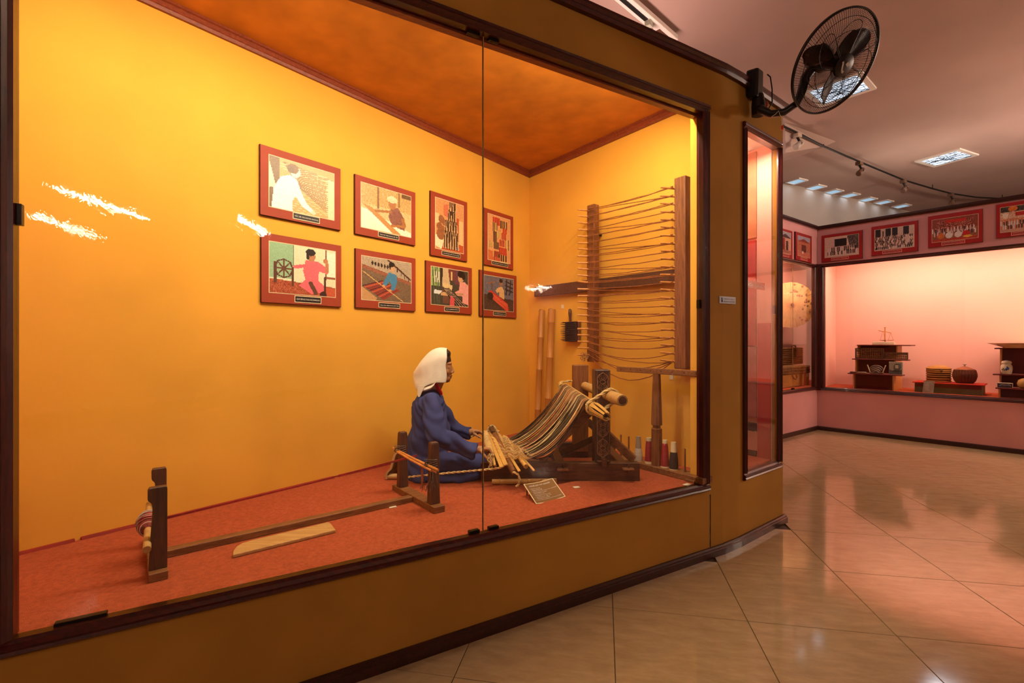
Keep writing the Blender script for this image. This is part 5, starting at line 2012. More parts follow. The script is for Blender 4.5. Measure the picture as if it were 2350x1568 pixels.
# red tassel at the neck
for k in range(7):
    y = YM - .048 + .007 * k * (1 if k % 2 else -.4)
    b = MB(); b.tube([P(998 + k * .6, 880, y), P(1003 + k * .8, 890, y - .006), P(1007 + k, 900, y + .004), P(1010 + k * .8, 905 + (k % 3), y + .01)], [.004, .0055, .006, .004], 6)
    mk('red_strand', b, M_REDTIE, MN, True)
# ================================================================== FAR PINK CASES: HEADER PRINTS
def crowd(p, x0, y0, x1, y1, cols, rows, n, faces=(222, 170, 140), r=.014):
    for j in range(rows):
        for i in range(n):
            x = x0 + (x1 - x0) * (i + .5 * (j % 2)) / n + rng.uniform(-.005, .005)
            y = y0 + (y1 - y0) * j / rows + rng.uniform(-.01, .01)
            c = cols[int(rng.integers(len(cols)))]
            p.rect(x - r, y + .02, x + r, y + (y1 - y0) / rows + .05, c)
            p.ell(x, y, r * .75, .03, faces)


def fp1():
    p = Pic(64, 44, (226, 190, 172)); p.rect(.3, .12, .66, .5, (24, 20, 20)); p.poly([(.66, 0), (1, 0), (1, .7), (.75, .6)], (90, 76, 66)).noise(30, (.66, 0, 1, .6))
    crowd(p, .06, .5, .97, .9, [(28, 22, 22), (230, 214, 204), (36, 28, 28)], 2, 17); p.rect(0, .92, 1, 1, (222, 196, 180)); return p.noise(8)


def fp2():
    p = Pic(64, 48, (216, 186, 172))
    for x in (.02, .28, .46, .74):
        p.rect(x, 0, x + .14, .4, (40, 32, 32))
    p.rect(.2, .1, .24, .45, (60, 44, 44)); crowd(p, .0, .38, 1.0, .92, [(40, 34, 36), (226, 210, 200), (90, 76, 74)], 6, 22, r=.012); return p.noise(10)


def fp3():
    p = Pic(70, 48, (160, 92, 66)); p.rect(0, 0, 1, .5, (150, 70, 52)).noise(40, (.1, .1, .9, .55)); p.rect(.3, .08, .75, .2, (206, 44, 36))
    crowd(p, .02, .42, .98, .72, [(236, 226, 222), (60, 50, 70), (214, 190, 190)], 2, 14)
    for x, c in ((.2, (222, 120, 60)), (.38, (236, 226, 220)), (.58, (232, 222, 216)), (.75, (206, 40, 34))):
        p.ell(x, .76, .08, .13, c)
    p.rect(0, .9, 1, 1, (190, 60, 48)); p.ell(.78, .88, .1, .05, (232, 190, 70)); return p.noise(10)


def fp4():
    p = Pic(70, 48, (206, 120, 80)); p.rect(0, 0, 1, .2, (60, 52, 44)).rect(0, .2, 1, .5, (214, 170, 140)).noise(26, (0, 0, 1, .5)); p.rect(.3, .25, .9, .4, (190, 40, 34)); p.ell(.1, .35, .06, .1, (240, 226, 210)); p.ell(.25, .1, .1, .1, (222, 120, 50))
    crowd(p, .02, .55, 1, .86, [(50, 50, 70), (210, 210, 214), (80, 70, 70)], 2, 18); p.rect(0, .9, 1, 1, (200, 150, 130)); return p.noise(9)


def fp5():
    p = Pic(36, 44, (160, 160, 180)); p.rect(0, .2, 1, .75, (190, 110, 84)); p.poly([(.0, .28), (.5, .1), (1, .28)], (150, 60, 46)); p.rect(.3, .4, .66, .8, (110, 40, 36)); p.rect(0, .78, 1, 1, (200, 110, 90)); p.ell(.4, .8, .06, .08, (230, 200, 180)); return p.noise(12)


def fp6():
    p = Pic(40, 44, (170, 160, 170)); p.poly([(.1, .3), (.6, .08), (1, .26)], (90, 60, 54)); p.rect(.15, .28, 1, .85, (214, 160, 130)); p.rect(.4, .3, .55, .85, (150, 34, 30)); p.rect(.62, .4, .8, .85, (90, 60, 54)); p.rect(0, .85, 1, 1, (180, 110, 90)); return p.noise(12)


CAPR = mat('red_caption_plate', (186, 26, 26), .5)
FPRINTS = [
    (RP, 'red framed print of a dark suited group, leftmost on the far long wall', [(1884.8, 542), (1978.9, 527), (1979.4, 591.7), (1885.3, 603.8)], fp1, .09, .12, .16, (.25, .68, .03, .13)),
    (RP, 'red framed black and white print of a big crowd on the far wall', [(1999, 522.5), (2106, 504.4), (2107.4, 574.7), (2000, 589)], fp2, .08, .13, .16, (.25, .67, .025, .13)),
    (RP, 'red framed colour print of a festival group on the far wall', [(2128.8, 499), (2254, 477), (2256.6, 554), (2130.5, 570.6)], fp3, .08, .14, .155, (.26, .69, .03, .13)),
    (RP, 'red framed colour print cut off by the right picture edge', [(2285, 471.6), (2424, 447), (2427, 530), (2286.4, 549)], fp4, .08, .12, .155, (.26, .69, .03, .13)),
    (LP, 'red framed print of a shrine front next to the far corner', [(1826, 532), (1863, 541.5), (1863, 603.8), (1826, 596.5)], fp5, .12, .12, .17, (.3, .72, .04, .14)),
    (LP, 'red framed print of a temple gate beside the ochre wall edge', [(1779, 520), (1818.8, 529.8), (1818.8, 594.8), (1779, 587)], fp6, .1, .1, .16, (.3, .8, .04, .14)),
]
for ln, lab, quad, fn, mx, mt_, mb_, cb in FPRINTS:
    board_picture('framed_print', lab, 'red framed prints on the pink wall', ln, quad, .019, M_PHRED2, mx, mt_, mb_, fn(), ['HOẠT ĐỘNG CỘNG ĐỒNG', 'Community life in Ninh Thuan'], cb, CAPR, M_PEACH, M_WHITE, M_PHEDGE, t=-.02)

# ================================================================== FAR PINK CASES: EXHIBITS
M_SHRED = mat('dark_red_shelf_board', (110, 22, 20), .5, .08)
M_SHWD = wood('yellow_shelf_side', (222, 158, 86), (196, 128, 62), .5, 'Z', 5)
M_GREEN = mat('green_platform_side', (104, 104, 74), .7)


def rr(mb, s0, s1, o0, o1, z0, z1, ln=RP):
    return mb.hexa([ln.at(s0, o0, z0), ln.at(s1, o0, z0), ln.at(s1, o1, z0), ln.at(s0, o1, z0)], [ln.at(s0, o0, z1), ln.at(s1, o0, z1), ln.at(s1, o1, z1), ln.at(s0, o1, z1)])


def stepped_shelf(name, label, uL, uR, levels, o0, steps, open_right=False):
    """levels: [(uL, uR, v)] boards from low to high; steps: front offsets of the tiers"""
    zs = [RP.hit((a + c) / 2, v, steps[k] - .02)[1] for k, (a, c, v) in enumerate(levels)]
    sL, sR = RP.sat(uL, o0), RP.sat(uR, o0)
    T = thing(name, label, 'shelf', RP.at((sL + sR) / 2, o0 + .2, ZS - .005))
    ob = steps[-1] + .26
    pr = [(steps[0] + .01, ZS - .004), (ob, ZS - .004), (ob, zs[-1])]
    for k in range(len(zs) - 1, -1, -1):
        pr.append((steps[k] + .01, zs[k]))
        if k:
            pr.append((steps[k] + .01, zs[k - 1]))
    for s, m in ((sL, M_SHWD), (sR - .016, M_SHWD)):
        mb = MB(); mb.hexa([RP.at(s, o, z) for o, z in pr], [RP.at(s + .016, o, z) for o, z in pr])
        mk('side_panel', mb, m, T)
    for k, (a, c, v) in enumerate(levels):
        s0, s1 = RP.sat(a, steps[k] - .02), RP.sat(c, steps[k] - .02)
        mb = MB(); rr(mb, s0, s1, steps[k] - .02, (steps[k + 1] + .02 if k + 1 < len(steps) else ob), zs[k], zs[k] + .014)
        mk('shelf_board', mb, M_SHRED, T, bevel=.002)
        zl = ZS - .004 if k == 0 else zs[k - 1] + .014
        mb = MB(); rr(mb, sL + .016, sR - .016, steps[k] + .10, steps[k] + .112, zl, zs[k])
        mk('back_panel', mb, M_SHRED, T)
    return T, zs, sL, sR


ST1, z1_, s1L, s1R = stepped_shelf('stepped_shelf', 'stepped dark red shelf with yellow sides in the far case', 1957, 2051, [(1945, 2071, 861), (1955, 2084, 827), (1966, 2091, 794)], .14, [.14, .25, .36])


def abacus(label, u0, u1, vt, vb, off, z0, n):
    s0, s1 = RP.sat(u0, off), RP.sat(u1, off)
    zt = RP.hit((u0 + u1) / 2, vt, off)[1]
    A = thing('abacus', label, 'abacus', RP.at((s0 + s1) / 2, off, z0))
    h = zt - z0
    for (a, b_, c, d_) in ((s0, s1, z0, z0 + .012), (s0, s1, zt - .012, zt), (s0, s1, z0 + h * .62, z0 + h * .62 + .009)):
        mb = MB(); rr(mb, a, b_, off - .012, off + .012, c, d_); mk('rail', mb, M_WDK, A)
    for s in (s0, s1 - .012):
        mb = MB(); rr(mb, s, s + .012, off - .0125, off + .0125, z0, zt); mk('end_rail', mb, M_WDK, A)
    bead = MB(); bead.lathe([(.003, -.007), (.012, -.002), (.012, .002), (.003, .007)], (0, 0, 0), 8)
    bead_me = proto('bead', bead, M_WBR, True)
    for k in range(n):
        s = s0 + .025 + (s1 - s0 - .05) * k / (n - 1)
        mb = MB(); mb.tube([RP.at(s, off, z0 + .01), RP.at(s, off, zt - .01)], .0025, 5); mk('rod', mb, M_CANE, A)
        zs = [z0 + .020 + .0145 * j for j in range(3)] + [z0 + h * .5, z0 + h * .62 + .02, zt - .026]
        for z in zs:
            if z < zt - .015:
                inst('bead', bead_me, A, Matrix.Translation(RP.at(s, off, z)))
    return A


abacus('larger wooden abacus leaning left on the stepped shelf', 1963, 2028, 799.5, 825, .27, z1_[1] + .0145, 12)
abacus('smaller wooden abacus at the right of the stepped shelf', 2030, 2084, 809, 826, .27, z1_[1] + .0145, 11)

# balance stand on its white block
s0, s1 = RP.sat(2003, .42), RP.sat(2053, .42)
zb_ = z1_[2] + .0145
zt_ = RP.hit(2028, 785, .42)[1]
BL = thing('balance_scale', 'small wooden balance stand with cross arm on a white block', 'scale', RP.at((s0 + s1) / 2, .42, zb_))
mb = MB(); rr(mb, s0, s1, .38, .46, zb_, max(zt_, zb_ + .04)); mk('white_block', mb, M_CREAM, BL, bevel=.003)
zt_ = max(zt_, zb_ + .04)
sm_ = RP.sat(2031, .42)
ztop = RP.hit(2031, 752, .42)[1]
mb = MB(); mb.tube([RP.at(sm_, .42, zt_), RP.at(sm_, .42, ztop)], [.008, .006], 8); mk('mast', mb, M_CANE, BL, True)
mb = MB(); mb.cyl(RP.at(sm_, .42, ztop - .004), RP.at(sm_, .42, ztop + .006), .013, n=8); mk('finial', mb, M_CANE, BL)
za, zb2 = RP.hit(2016, 759, .42)[1], RP.hit(2045, 764, .42)[1]
sa, sb_ = RP.sat(2016, .42), RP.sat(2045, .42)
mb = MB(); mb.tube([RP.at(sa, .42, za), RP.at(sb_, .42, zb2)], .005, 6); mk('cross_arm', mb, M_CANE, BL, True)
for s, z, w in ((sa + .05, za - .006, .03), (sb_ - .004, zb2, .028)):
    zp = zt_ + .022
    for d_ in (-1, 1):
        mb = MB(); mb.tube([RP.at(s, .42, z), RP.at(s + d_ * w, .42, zp)], .002, 5); mk('cord', mb, M_CANE, BL)
    mb = MB(); mb.lathe([(.004, zp - .006), (.04, zp), (.042, zp + .004)], RP.at(s, .42, 0), 12); mk('pan', mb, M_CANE, BL, True)

# arched carved piece and small items on the low board
zl_ = z1_[0] + .0145
s0, s1 = RP.sat(1991, .17), RP.sat(2032, .17)
zt_ = RP.hit(2011, 838, .17)[1]
AR = thing('arched_carving', 'dark arched carving with two side rods on the low shelf board', 'carving', RP.at((s0 + s1) / 2, .17, zl_))
M_GREYW = wood('weathered_grey_wood', (128, 100, 84), (74, 52, 42), .6, 'X', 9)
for k in range(4):
    f = 1 - .22 * k
    sc_ = (s0 + s1) / 2
    w = (s1 - s0) * .36 * f
    h = (zt_ - zl_) * (1 - .2 * k) - .01
    pts = [RP.at(sc_ + w * math.cos(a), .17 - .01 * k, zl_ + .012 + (h - .012) * (.42 + .58 * math.sin(a)) * (1 if True else 0) - (0 if 0 < a < math.pi else 0)) for a in np.linspace(0.05, math.pi - .05, 11)]
    mb = MB(); mb.tube(pts, .011, 6); mk('arch', mb, M_GREYW, AR, True)
mb = MB(); rr(mb, s0 + .03, s1 - .02, .13, .2, zl_, zl_ + .022); mk('plinth', mb, M_GREYW, AR, bevel=.003)
for s, d_ in ((s0 + .035, -1), (s1 - .03, 1)):
    mb = MB(); mb.tube([RP.at(s, .16, zl_ + .01), RP.at(s + d_ * .035, .16, zl_ + .12)], .006, 6); mk('side_rod', mb, M_CREAM, AR, True)
s0, s1 = RP.sat(2040, .18), RP.sat(2071, .18)
zt_ = RP.hit(2055, 831, .18)[1]
BK = thing('pictured_box', 'flat grey box with a painted picture on the low shelf board', 'box', RP.at((s0 + s1) / 2, .18, zl_))
mb = MB(); rr(mb, s0, s1, .175, .21, zl_, zt_); mk('box', mb, mat('grey_box_card', (150, 150, 140), .5), BK, bevel=.002)
p = Pic(32, 30, (176, 172, 150)); p.poly([(0, .6), (.4, .75), (1, .6), (1, 1.01), (0, 1.01)], (90, 104, 110)).ell(.62, .45, .28, .36, (96, 106, 100)).rect(.48, .25, .72, .5, (214, 206, 180)).ell(.55, .75, .3, .1, (60, 74, 70)).rect(.75, .1, .95, .5, (104, 124, 140)); p.noise(8)
print_mesh('painted_face', p, RP.at(s0 + .004, .1745, zl_ + .004), Vector((RP.d.x, RP.d.y, 0)), Vector((0, 0, 1)), s1 - s0 - .008, zt_ - zl_ - .008, BK)
for u0, u1, lab, m in ((1951, 1966, 'thin dark wooden strip at the left end of the low shelf board', M_WDK), (1969, 1988, 'grey stone slip beside the arched carving on the low board', mat('grey_slip', (150, 134, 110), .6))):
    s0, s1 = RP.sat(u0, .16), RP.sat(u1, .16)
    mb = MB(); rr(mb, s0, s1, .14, .19, zl_, zl_ + .02)
    tag(mk('small_slip', mb, m, bevel=.004), lab, 'exhibit')

# green platform with baskets
s0, s1 = RP.sat(2099, .20), RP.sat(2254, .20)
zt_ = RP.hit(2175, 882, .2)[1]
PF = thing('display_platform', 'low green platform with a red top in the far case', 'platform', RP.at((s0 + s1) / 2, .35, ZS - .005))
mb = MB(); rr(mb, s0, s1, .20, .52, ZS - .004, zt_); mk('body', mb, M_GREEN, PF)
mb = MB(); rr(mb, s0 - .02, s1 + .02, .18, .54, zt_, zt_ + .014); mk('top', mb, mat('red_felt', (206, 50, 30), .9), PF, bevel=.002)
mb = MB(); rr(mb, s0 + .004, s1 - .004, .196, .20, zt_ - .05, zt_); mk('dark_band', mb, M_SHRED, PF)
ZPT = zt_ + .0145
ly = Line((0, 0), 0)


def ybasket(u, off):
    s = RP.sat(u, off)
    p = RP.at(s, off, 0)
    return p


c_ = ybasket(2154, .36)
k_ = c_.y / 1114.0
rr1 = 29 * k_ / 1.33
zt_ = HC - (838 - 784) * k_
hh = zt_ - ZPT
BK1 = thing('round_basket', 'tan banded round basket with a domed lid on the platform', 'basket', (c_.x, c_.y, ZPT))
M_WICK = mat('tan_wicker', (190, 130, 58), .7, .2, 30, .6, 160, (.3, .3, 4))
M_WICKD = mat('dark_wicker', (122, 58, 30), .7, .2, 30, .6, 160, (.3, .3, 4))
mb = MB(); mb.lathe([(rr1 * .96, 0), (rr1 * .98, hh * .1), (rr1 * .95, hh * .35), (rr1 * .97, hh * .62)], (c_.x, c_.y, ZPT), 28); mk('body', mb, M_WICKD, BK1, True)
mb = MB(); mb.lathe([(rr1 * 1.0, hh * .60), (rr1 * 1.0, hh * .80), (rr1 * .85, hh * .90), (rr1 * .5, hh * .97), (rr1 * .1, hh * 1.0)], (c_.x, c_.y, ZPT), 28); mk('lid', mb, M_WICK, BK1, True)
for z in (.06, .2, .34, .46, .58, .68, .8):
    mb = MB(); mb.tube([(c_.x + rr1 * 1.0 * math.cos(a), c_.y + rr1 * 1.0 * math.sin(a), ZPT + hh * z) for a in np.linspace(0, 2 * math.pi, 29)], .006, 5, cap=False); mk('hoop', mb, M_WICK, BK1, True)
mb = MB(); mb.ell((c_.x - rr1 * .5, c_.y - rr1 * .9, ZPT + hh * .68), (.014, .012, .018)); mk('clasp', mb, M_WDK, BK1, True)
c_ = ybasket(2214, .34)
k_ = c_.y / 1114.0
rr1 = 27.5 * k_ / 1.37
zt_ = HC - (842 - 784) * k_
hh = zt_ - ZPT
BK2 = thing('round_basket', 'dark brown melon-shaped basket with a knob lid on the platform', 'basket', (c_.x, c_.y, ZPT))
prof = [(rr1 * .62, 0), (rr1 * .86, hh * .16), (rr1 * 1.0, hh * .42), (rr1 * .98, hh * .6), (rr1 * .88, hh * .8)]
mb = MB(); mb.lathe(prof, (c_.x, c_.y, ZPT), 30); mk('body', mb, M_WICKD, BK2, True)
for k in range(26):
    a = 2 * math.pi * k / 26
    mb = MB(); mb.tube([(c_.x + (r + .003) * math.cos(a), c_.y + (r + .003) * math.sin(a), ZPT + z) for r, z in prof], .007, 5); mk('rib', mb, M_WICKD, BK2, True)
mb = MB(); mb.lathe([(rr1 * .92, hh * .79), (rr1 * .90, hh * .84), (rr1 * .5, hh * .94), (rr1 * .12, hh * 1.02), (.004, hh * 1.03)], (c_.x, c_.y, ZPT), 28); mk('lid', mb, mat('brown_wicker_lid', (150, 82, 44), .7, .15, 30, .5, 160), BK2, True)
mb = MB(); mb.tube([(c_.x, c_.y, ZPT + hh), (c_.x, c_.y, ZPT + hh * 1.12)], [.006, .004], 6); mb.bar((c_.x - .02, c_.y, ZPT + hh * 1.12), (c_.x + .02, c_.y, ZPT + hh * 1.12), .006, .006); mk('knob', mb, M_WDK, BK2)

# leaning plaque
s0, s1 = RP.sat(2117, .15), RP.sat(2142, .15)
zt_ = RP.hit(2130, 875, .15)[1]
LPq = thing('info_plaque', 'small grey text plaque leaning on the green platform', 'plaque', RP.at((s0 + s1) / 2, .16, ZS - .005))
mb = MB(); mb.hexa([RP.at(s0, .145, ZS - .003), RP.at(s1, .145, ZS - .003), RP.at(s1, .150, ZS - .003), RP.at(s0, .150, ZS - .003)], [RP.at(s0 + .01, .172, zt_), RP.at(s1 + .01, .172, zt_), RP.at(s1 + .01, .177, zt_), RP.at(s0 + .01, .177, zt_)])
mk('plate', mb, mat('grey_plaque', (150, 132, 112), .4), LPq)
ex = Vector((RP.d.x, RP.d.y, 0)); ey = (RP.at(0, .172, zt_) - RP.at(0, .145, ZS)).normalized()
o_ = RP.at(s0, .1435, ZS)
W_, H_ = s1 - s0, zt_ - ZS
text_on('lettering', 'ĐỒ GIA DỤNG', o_ + ex * W_ * .15 + ey * H_ * .86, ex, ey, W_ * .7, H_ * .07, M_WHITE, LPq, 'F')
for k, s in enumerate(('1. Cân', '2. Bàn tính', '3. Giỏ mây', '4. Tráp', '5. Hộp tre', '6. Lọ sứ')):
    text_on('lettering', s, o_ + ex * W_ * .22 + ey * H_ * (.72 - .11 * k), ex, ey, W_ * (.32 + .05 * (k % 3)), H_ * .06, M_WHITE, LPq, 'F')

# second stepped shelf at the right edge
ST2, z2_, s2L, s2R = stepped_shelf('stepped_shelf', 'stepped dark red shelf at the right picture edge', 2291, 2420, [(2284, 2440, 896.5), (2278, 2440, 864), (2282, 2440, 802)], .14, [.14, .26, .34])
zj = z2_[1] + .0145
c_ = RP.at(RP.sat(2310, .30), .30, 0)
k_ = c_.y / 1114.0
hh = (864 - 833) * k_
rj = 14.5 * k_ / 1.43
J = thing('lidded_jar', 'white porcelain jar with blue painted flower on the right shelf', 'jar', (c_.x, c_.y, zj))
M_PORC = mat('white_porcelain', (236, 224, 192), .2, .03, coat=.5)
mb = MB(); mb.lathe([(rj * .7, 0), (rj * .9, hh * .12), (rj * 1.0, hh * .4), (rj * .96, hh * .6), (rj * .74, hh * .76), (rj * .74, hh * .8)], (c_.x, c_.y, zj), 26); mk('body', mb, M_PORC, J, True)
mb = MB(); mb.lathe([(rj * .86, hh * .8), (rj * .88, hh * .86), (rj * .7, hh * .97), (rj * .15, hh * 1.02)], (c_.x, c_.y, zj), 26); mk('lid', mb, M_PORC, J, True)
toc = Vector((-c_.x, -c_.y, 0)).normalized(); sidev = Vector((-toc.y, toc.x, 0))
for dx, dz, r, m in ((-.012, .42, .018, 'blue'), (.004, .36, .016, 'blue'), (-.004, .52, .010, 'blue'), (.026, .40, .010, 'olive'), (.036, .34, .009, 'olive'), (.02, .30, .010, 'olive')):
    a = math.asin(max(-1, min(1, dx / rj)))
    q_ = Vector((c_.x, c_.y, zj + hh * dz)) + (toc * math.cos(a) - sidev * math.sin(a)) * rj * .99
    mm = bpy.data.materials.get('jar_' + m) or mat('jar_' + m, (60, 100, 190) if m == 'blue' else (120, 110, 50), .3)
    mb = MB(); mb.ell(q_, (r * .7, r * .5, r), None, 8, 6); mk('painted_petal', mb, mm, J, True)
c_ = RP.at(RP.sat(2362, .42), .42, 0)
k_ = c_.y / 1114.0
zd = z2_[2] + .0145
mb = MB(); rd = .36; mb.lathe([(rd * .6, 0), (rd * .62, .01), (rd * .95, .05), (rd, .058), (rd * .94, .055), (rd * .5, .018), (.02, .016)], (0, 0, 0), 40)
D = thing('serving_dish', 'wide shallow pale dish on top of the right shelf', 'dish', (c_.x, c_.y, zd))
mb2 = MB(); mb2.add([Vector(v) + Vector((c_.x, c_.y, zd)) for v in mb.v], mb.f); mk('dish', mb2, mat('pale_glazed_dish', (226, 190, 140), .3), D, True)
s0, s1 = RP.sat(2288, .13), RP.sat(2324, .13)
zb_ = z2_[0] + .0145
zt_ = RP.hit(2305, 879.5, .13)[1]
if zt_ < zb_ + .03:
    zt_ = zb_ + .085
BX = thing('patterned_box', 'small black and white patterned box on the right shelf front', 'box', RP.at((s0 + s1) / 2, .15, zb_))
mb = MB(); rr(mb, s0, s1, .135, .19, zb_, zt_); mk('box', mb, M_CREAM, BX, bevel=.002)
p = Pic(44, 18, (60, 56, 76)); p.noise(22); p.poly([(.1, .55), (.3, .25), (.55, .35), (.8, .2), (.95, .55)], (206, 196, 186)); p.poly([(.16, .6), (.3, .36), (.5, .45), (.8, .35), (.9, .6)], (70, 64, 84)); p.noise(10)
print_mesh('printed_face', p, RP.at(s0 + .003, .1342, zb_ + .003), ex, Vector((0, 0, 1)), s1 - s0 - .006, zt_ - zb_ - .006, BX)
c_ = RP.at(RP.sat(2351, .2), .2, 0)
mb = MB(); mb.lathe([(.03, 0), (.055, .02), (.062, .055), (.05, .095), (.02, .115), (.006, .118)], (c_.x, c_.y, zb_), 20)
tag(mk('gourd_pot', mb, mat('yellow_gourd', (222, 172, 92), .5), None, True), 'yellow gourd-shaped pot at the right picture edge', 'pot')

# ================================================================== FAR CORNER CASE
s, z = LP.hit(1814, 700, .40)
cP = LP.at(s, .40, z)
PR = thing('paper_parasol', 'open tan paper parasol mounted in the far corner case', 'parasol', cP)
axn = (Vector((-cP.x, -cP.y, 0)).normalized() * .75 + Vector((-LP.n.x, -LP.n.y, 0)) * .25).normalized()
ax_x = Vector((axn.y, -axn.x, 0)); ax_z = Vector((0, 0, 1))
R_ = .345
M_PAPER = mat('tan_oiled_paper', (226, 178, 108), .7, .12, 6)
rings = []
for r, d_ in ((.02, .075), (R_ * .3, .062), (R_ * .65, .035), (R_, 0.0)):
    rings.append([cP + axn * d_ + (ax_x * math.cos(2 * math.pi * k / 48) + ax_z * math.sin(2 * math.pi * k / 48)) * r * (1 if k % 2 == 0 or r < .1 else .985) for k in range(48)])
mb = MB(); mb.ring_loft(rings, cap=False); cn = mk('canopy', mb, M_PAPER, PR)
so = cn.modifiers.new('t', 'SOLIDIFY'); so.thickness = .003
for k in range(24):
    a = 2 * math.pi * k / 24
    d1 = ax_x * math.cos(a) + ax_z * math.sin(a)
    mb = MB(); mb.tube([cP + axn * .079 + d1 * .02, cP + axn * .004 + d1 * R_ * 1.01], .0028, 5); mk('rib', mb, M_CANE, PR, True)
M_PATT = mat('brown_paper_print', (170, 116, 70), .7)
for k in range(26):
    a = rng.uniform(-1.2, 1.6); r = rng.uniform(.45, .92) * R_
    dd = .075 * (1 - r / R_)
    c0 = cP + axn * (dd + .006) + (ax_x * -math.cos(a) + ax_z * math.sin(a)) * r
    mb = MB(); mb.ell(c0, (.018, .008, .014 + rng.uniform(0, .012)), None, 7, 5); mk('painted_leaf', mb, M_PATT, PR, True)
mb = MB(); mb.lathe([(.03, -.0), (.03, .02), (.012, .03)], (0, 0, 0), 12)
mb = MB(); mb.tube([cP + axn * .05, cP + axn * .10], [.026, .018], 12); mk('hub', mb, M_WDK, PR, True)
mb = MB(); mb.tube([cP, cP - axn * .19], .008, 8); mk('stick', mb, M_CANE, PR)

# wicker case and box
def lr(mb, s0, s1, o0, o1, z0, z1):
    return rr(mb, s0, s1, o0, o1, z0, z1, LP)


off = .22
sR_, sL_ = LP.sat(1857, off), LP.sat(1757, off)
zb_ = ZS - .004
z1b = LP.hit(1830, 859, off)[1]
WBx = thing('travel_chest', 'plain tan wooden travel chest with a handle in the far corner case', 'chest', LP.at((sR_ + sL_) / 2, off + .15, zb_))
mb = MB(); lr(mb, sR_, sL_, off, off + .30, zb_, z1b); mk('body', mb, mat('tan_leather', (206, 146, 76), .55, .08, 8), WBx, bevel=.008, seg=2)
sh_ = LP.sat(1822, off)
mb = MB(); mb.tube([LP.at(sh_ - .06, off - .006, z1b - .01), LP.at(sh_ - .055, off - .02, z1b - .05), LP.at(sh_, off - .024, z1b - .07), LP.at(sh_ + .055, off - .02, z1b - .05), LP.at(sh_ + .06, off - .006, z1b - .01)], .009, 8); mk('handle', mb, M_WBR, WBx, True)
mb = MB(); lr(mb, LP.sat(1854, off), LP.sat(1849, off), off - .008, off, z1b - .05, z1b - .005); mk('latch', mb, mat('pale_latch', (220, 200, 170), .3), WBx)
z2b = LP.hit(1830, 840, off)[1]
WKC = thing('wicker_case', 'open brown wicker case standing on the tan chest', 'case', LP.at((sR_ + sL_) / 2, off + .15, z1b + .001))
M_WK = mat('brown_woven_wicker', (150, 102, 52), .7, .3, 60, 1.0, 120)
mb = MB(); lr(mb, sR_ - .006, sL_, off - .01, off + .30, z1b + .001, z2b); base_ = mk('tray', mb, M_WK, WKC, bevel=.01, seg=2)
z3b = LP.hit(1822, 798, off + .25)[1]
sR2 = LP.sat(1841, off + .25)
mb = MB(); lr(mb, sR2, sL_, off + .24, off + .30, z2b, z3b); lid_ = mk('raised_lid', mb, M_WK, WKC, bevel=.01, seg=2)
for k in range(9):
    z = z2b + (z3b - z2b) * (k + .5) / 9
    mb = MB(); mb.tube([LP.at(sR2 + .004 + .02 * j, off + .238 - .003 * (j % 2), z) for j in range(int((sL_ - sR2) / .02))], .007, 5); mk('weave', mb, M_WK, lid_, True)
for k in range(3):
    z = z1b + (z2b - z1b) * (k + .5) / 3
    mb = MB(); mb.tube([LP.at(sR_ + .004 + .02 * j, off - .012 - .003 * (j % 2), z) for j in range(int((sL_ - sR_) / .02))], .008, 5); mk('weave', mb, M_WK, base_, True)
mb = MB(); mb.tube([LP.at(sR2 + .18, off + .27, z3b), LP.at(sR2 + .20, off + .27, z3b + .03), LP.at(sR2 + .30, off + .27, z3b + .035), LP.at(sR2 + .32, off + .27, z3b)], .008, 6); mk('handle', mb, M_WBR, WKC, True)
# ================================================================== WALL FAN
FC = U(1917.1, 145.2, 2.787)
az, el = -1.2217, -.6475
FN = Vector((math.cos(el) * math.cos(az), math.cos(el) * math.sin(az), math.sin(el)))
FA = FN.cross(Vector((0, 0, 1))).normalized()
FB = FA.cross(FN).normalized()
mount = PAN.at(.30, WO, 2.80)
FAN = thing('wall_fan', 'black wall fan with round wire cage at the end of the ochre wall', 'fan', (mount.x, mount.y, 2.72))
M_FAN = mat('black_fan_wire', (16, 14, 14), .35, .05, spec=.5)
M_FANR = mat('dark_red_black_plastic', (44, 16, 16), .35, .1)
RF = .268


def fp(r, a, d):
    return FC + (FA * math.cos(a) + FB * math.sin(a)) * r + FN * d


def circ(r, d, n=64):
    return [fp(r, 2 * math.pi * k / n, d) for k in range(n + 1)]


mb = MB(); mb.tube(circ(RF, 0), .0062, 8, cap=False); mk('rim_ring', mb, M_FAN, FAN, True)
mb = MB(); mb.tube(circ(RF * 1.0, -.012), .003, 6, cap=False); mk('rim_ring', mb, M_FAN, FAN, True)
mb = MB()
NW = 120
for k in range(NW):
    a0 = 2 * math.pi * k / NW
    pts = []
    for j in range(7):
        t = j / 6
        r = .055 + (RF - .055) * t
        d = .062 * (1 - t ** 3.2)
        pts.append(fp(r, a0 + .28 * t, d))
    mb.tube(pts, .0011, 3, cap=False)
o = mk('front_guard', mb, M_FAN, FAN); o['kind'] = 'stuff'
mb = MB()
for k in range(NW):
    a0 = 2 * math.pi * k / NW
    pts = []
    for j in range(7):
        t = j / 6
        r = .07 + (RF - .07) * t
        d = -.10 * (1 - t ** 3.2) - .004
        pts.append(fp(r, a0 - .22 * t, d))
    mb.tube(pts, .0011, 3, cap=False)
o = mk('rear_guard', mb, M_FAN, FAN); o['kind'] = 'stuff'
mb = MB(); mb.tube(circ(RF * .62, .047), .0018, 5, cap=False); mk('guard_ring', mb, M_FAN, FAN, True)
mb = MB(); mb.tube(circ(RF * .86, .024), .0018, 5, cap=False); mk('guard_ring', mb, M_FAN, FAN, True)
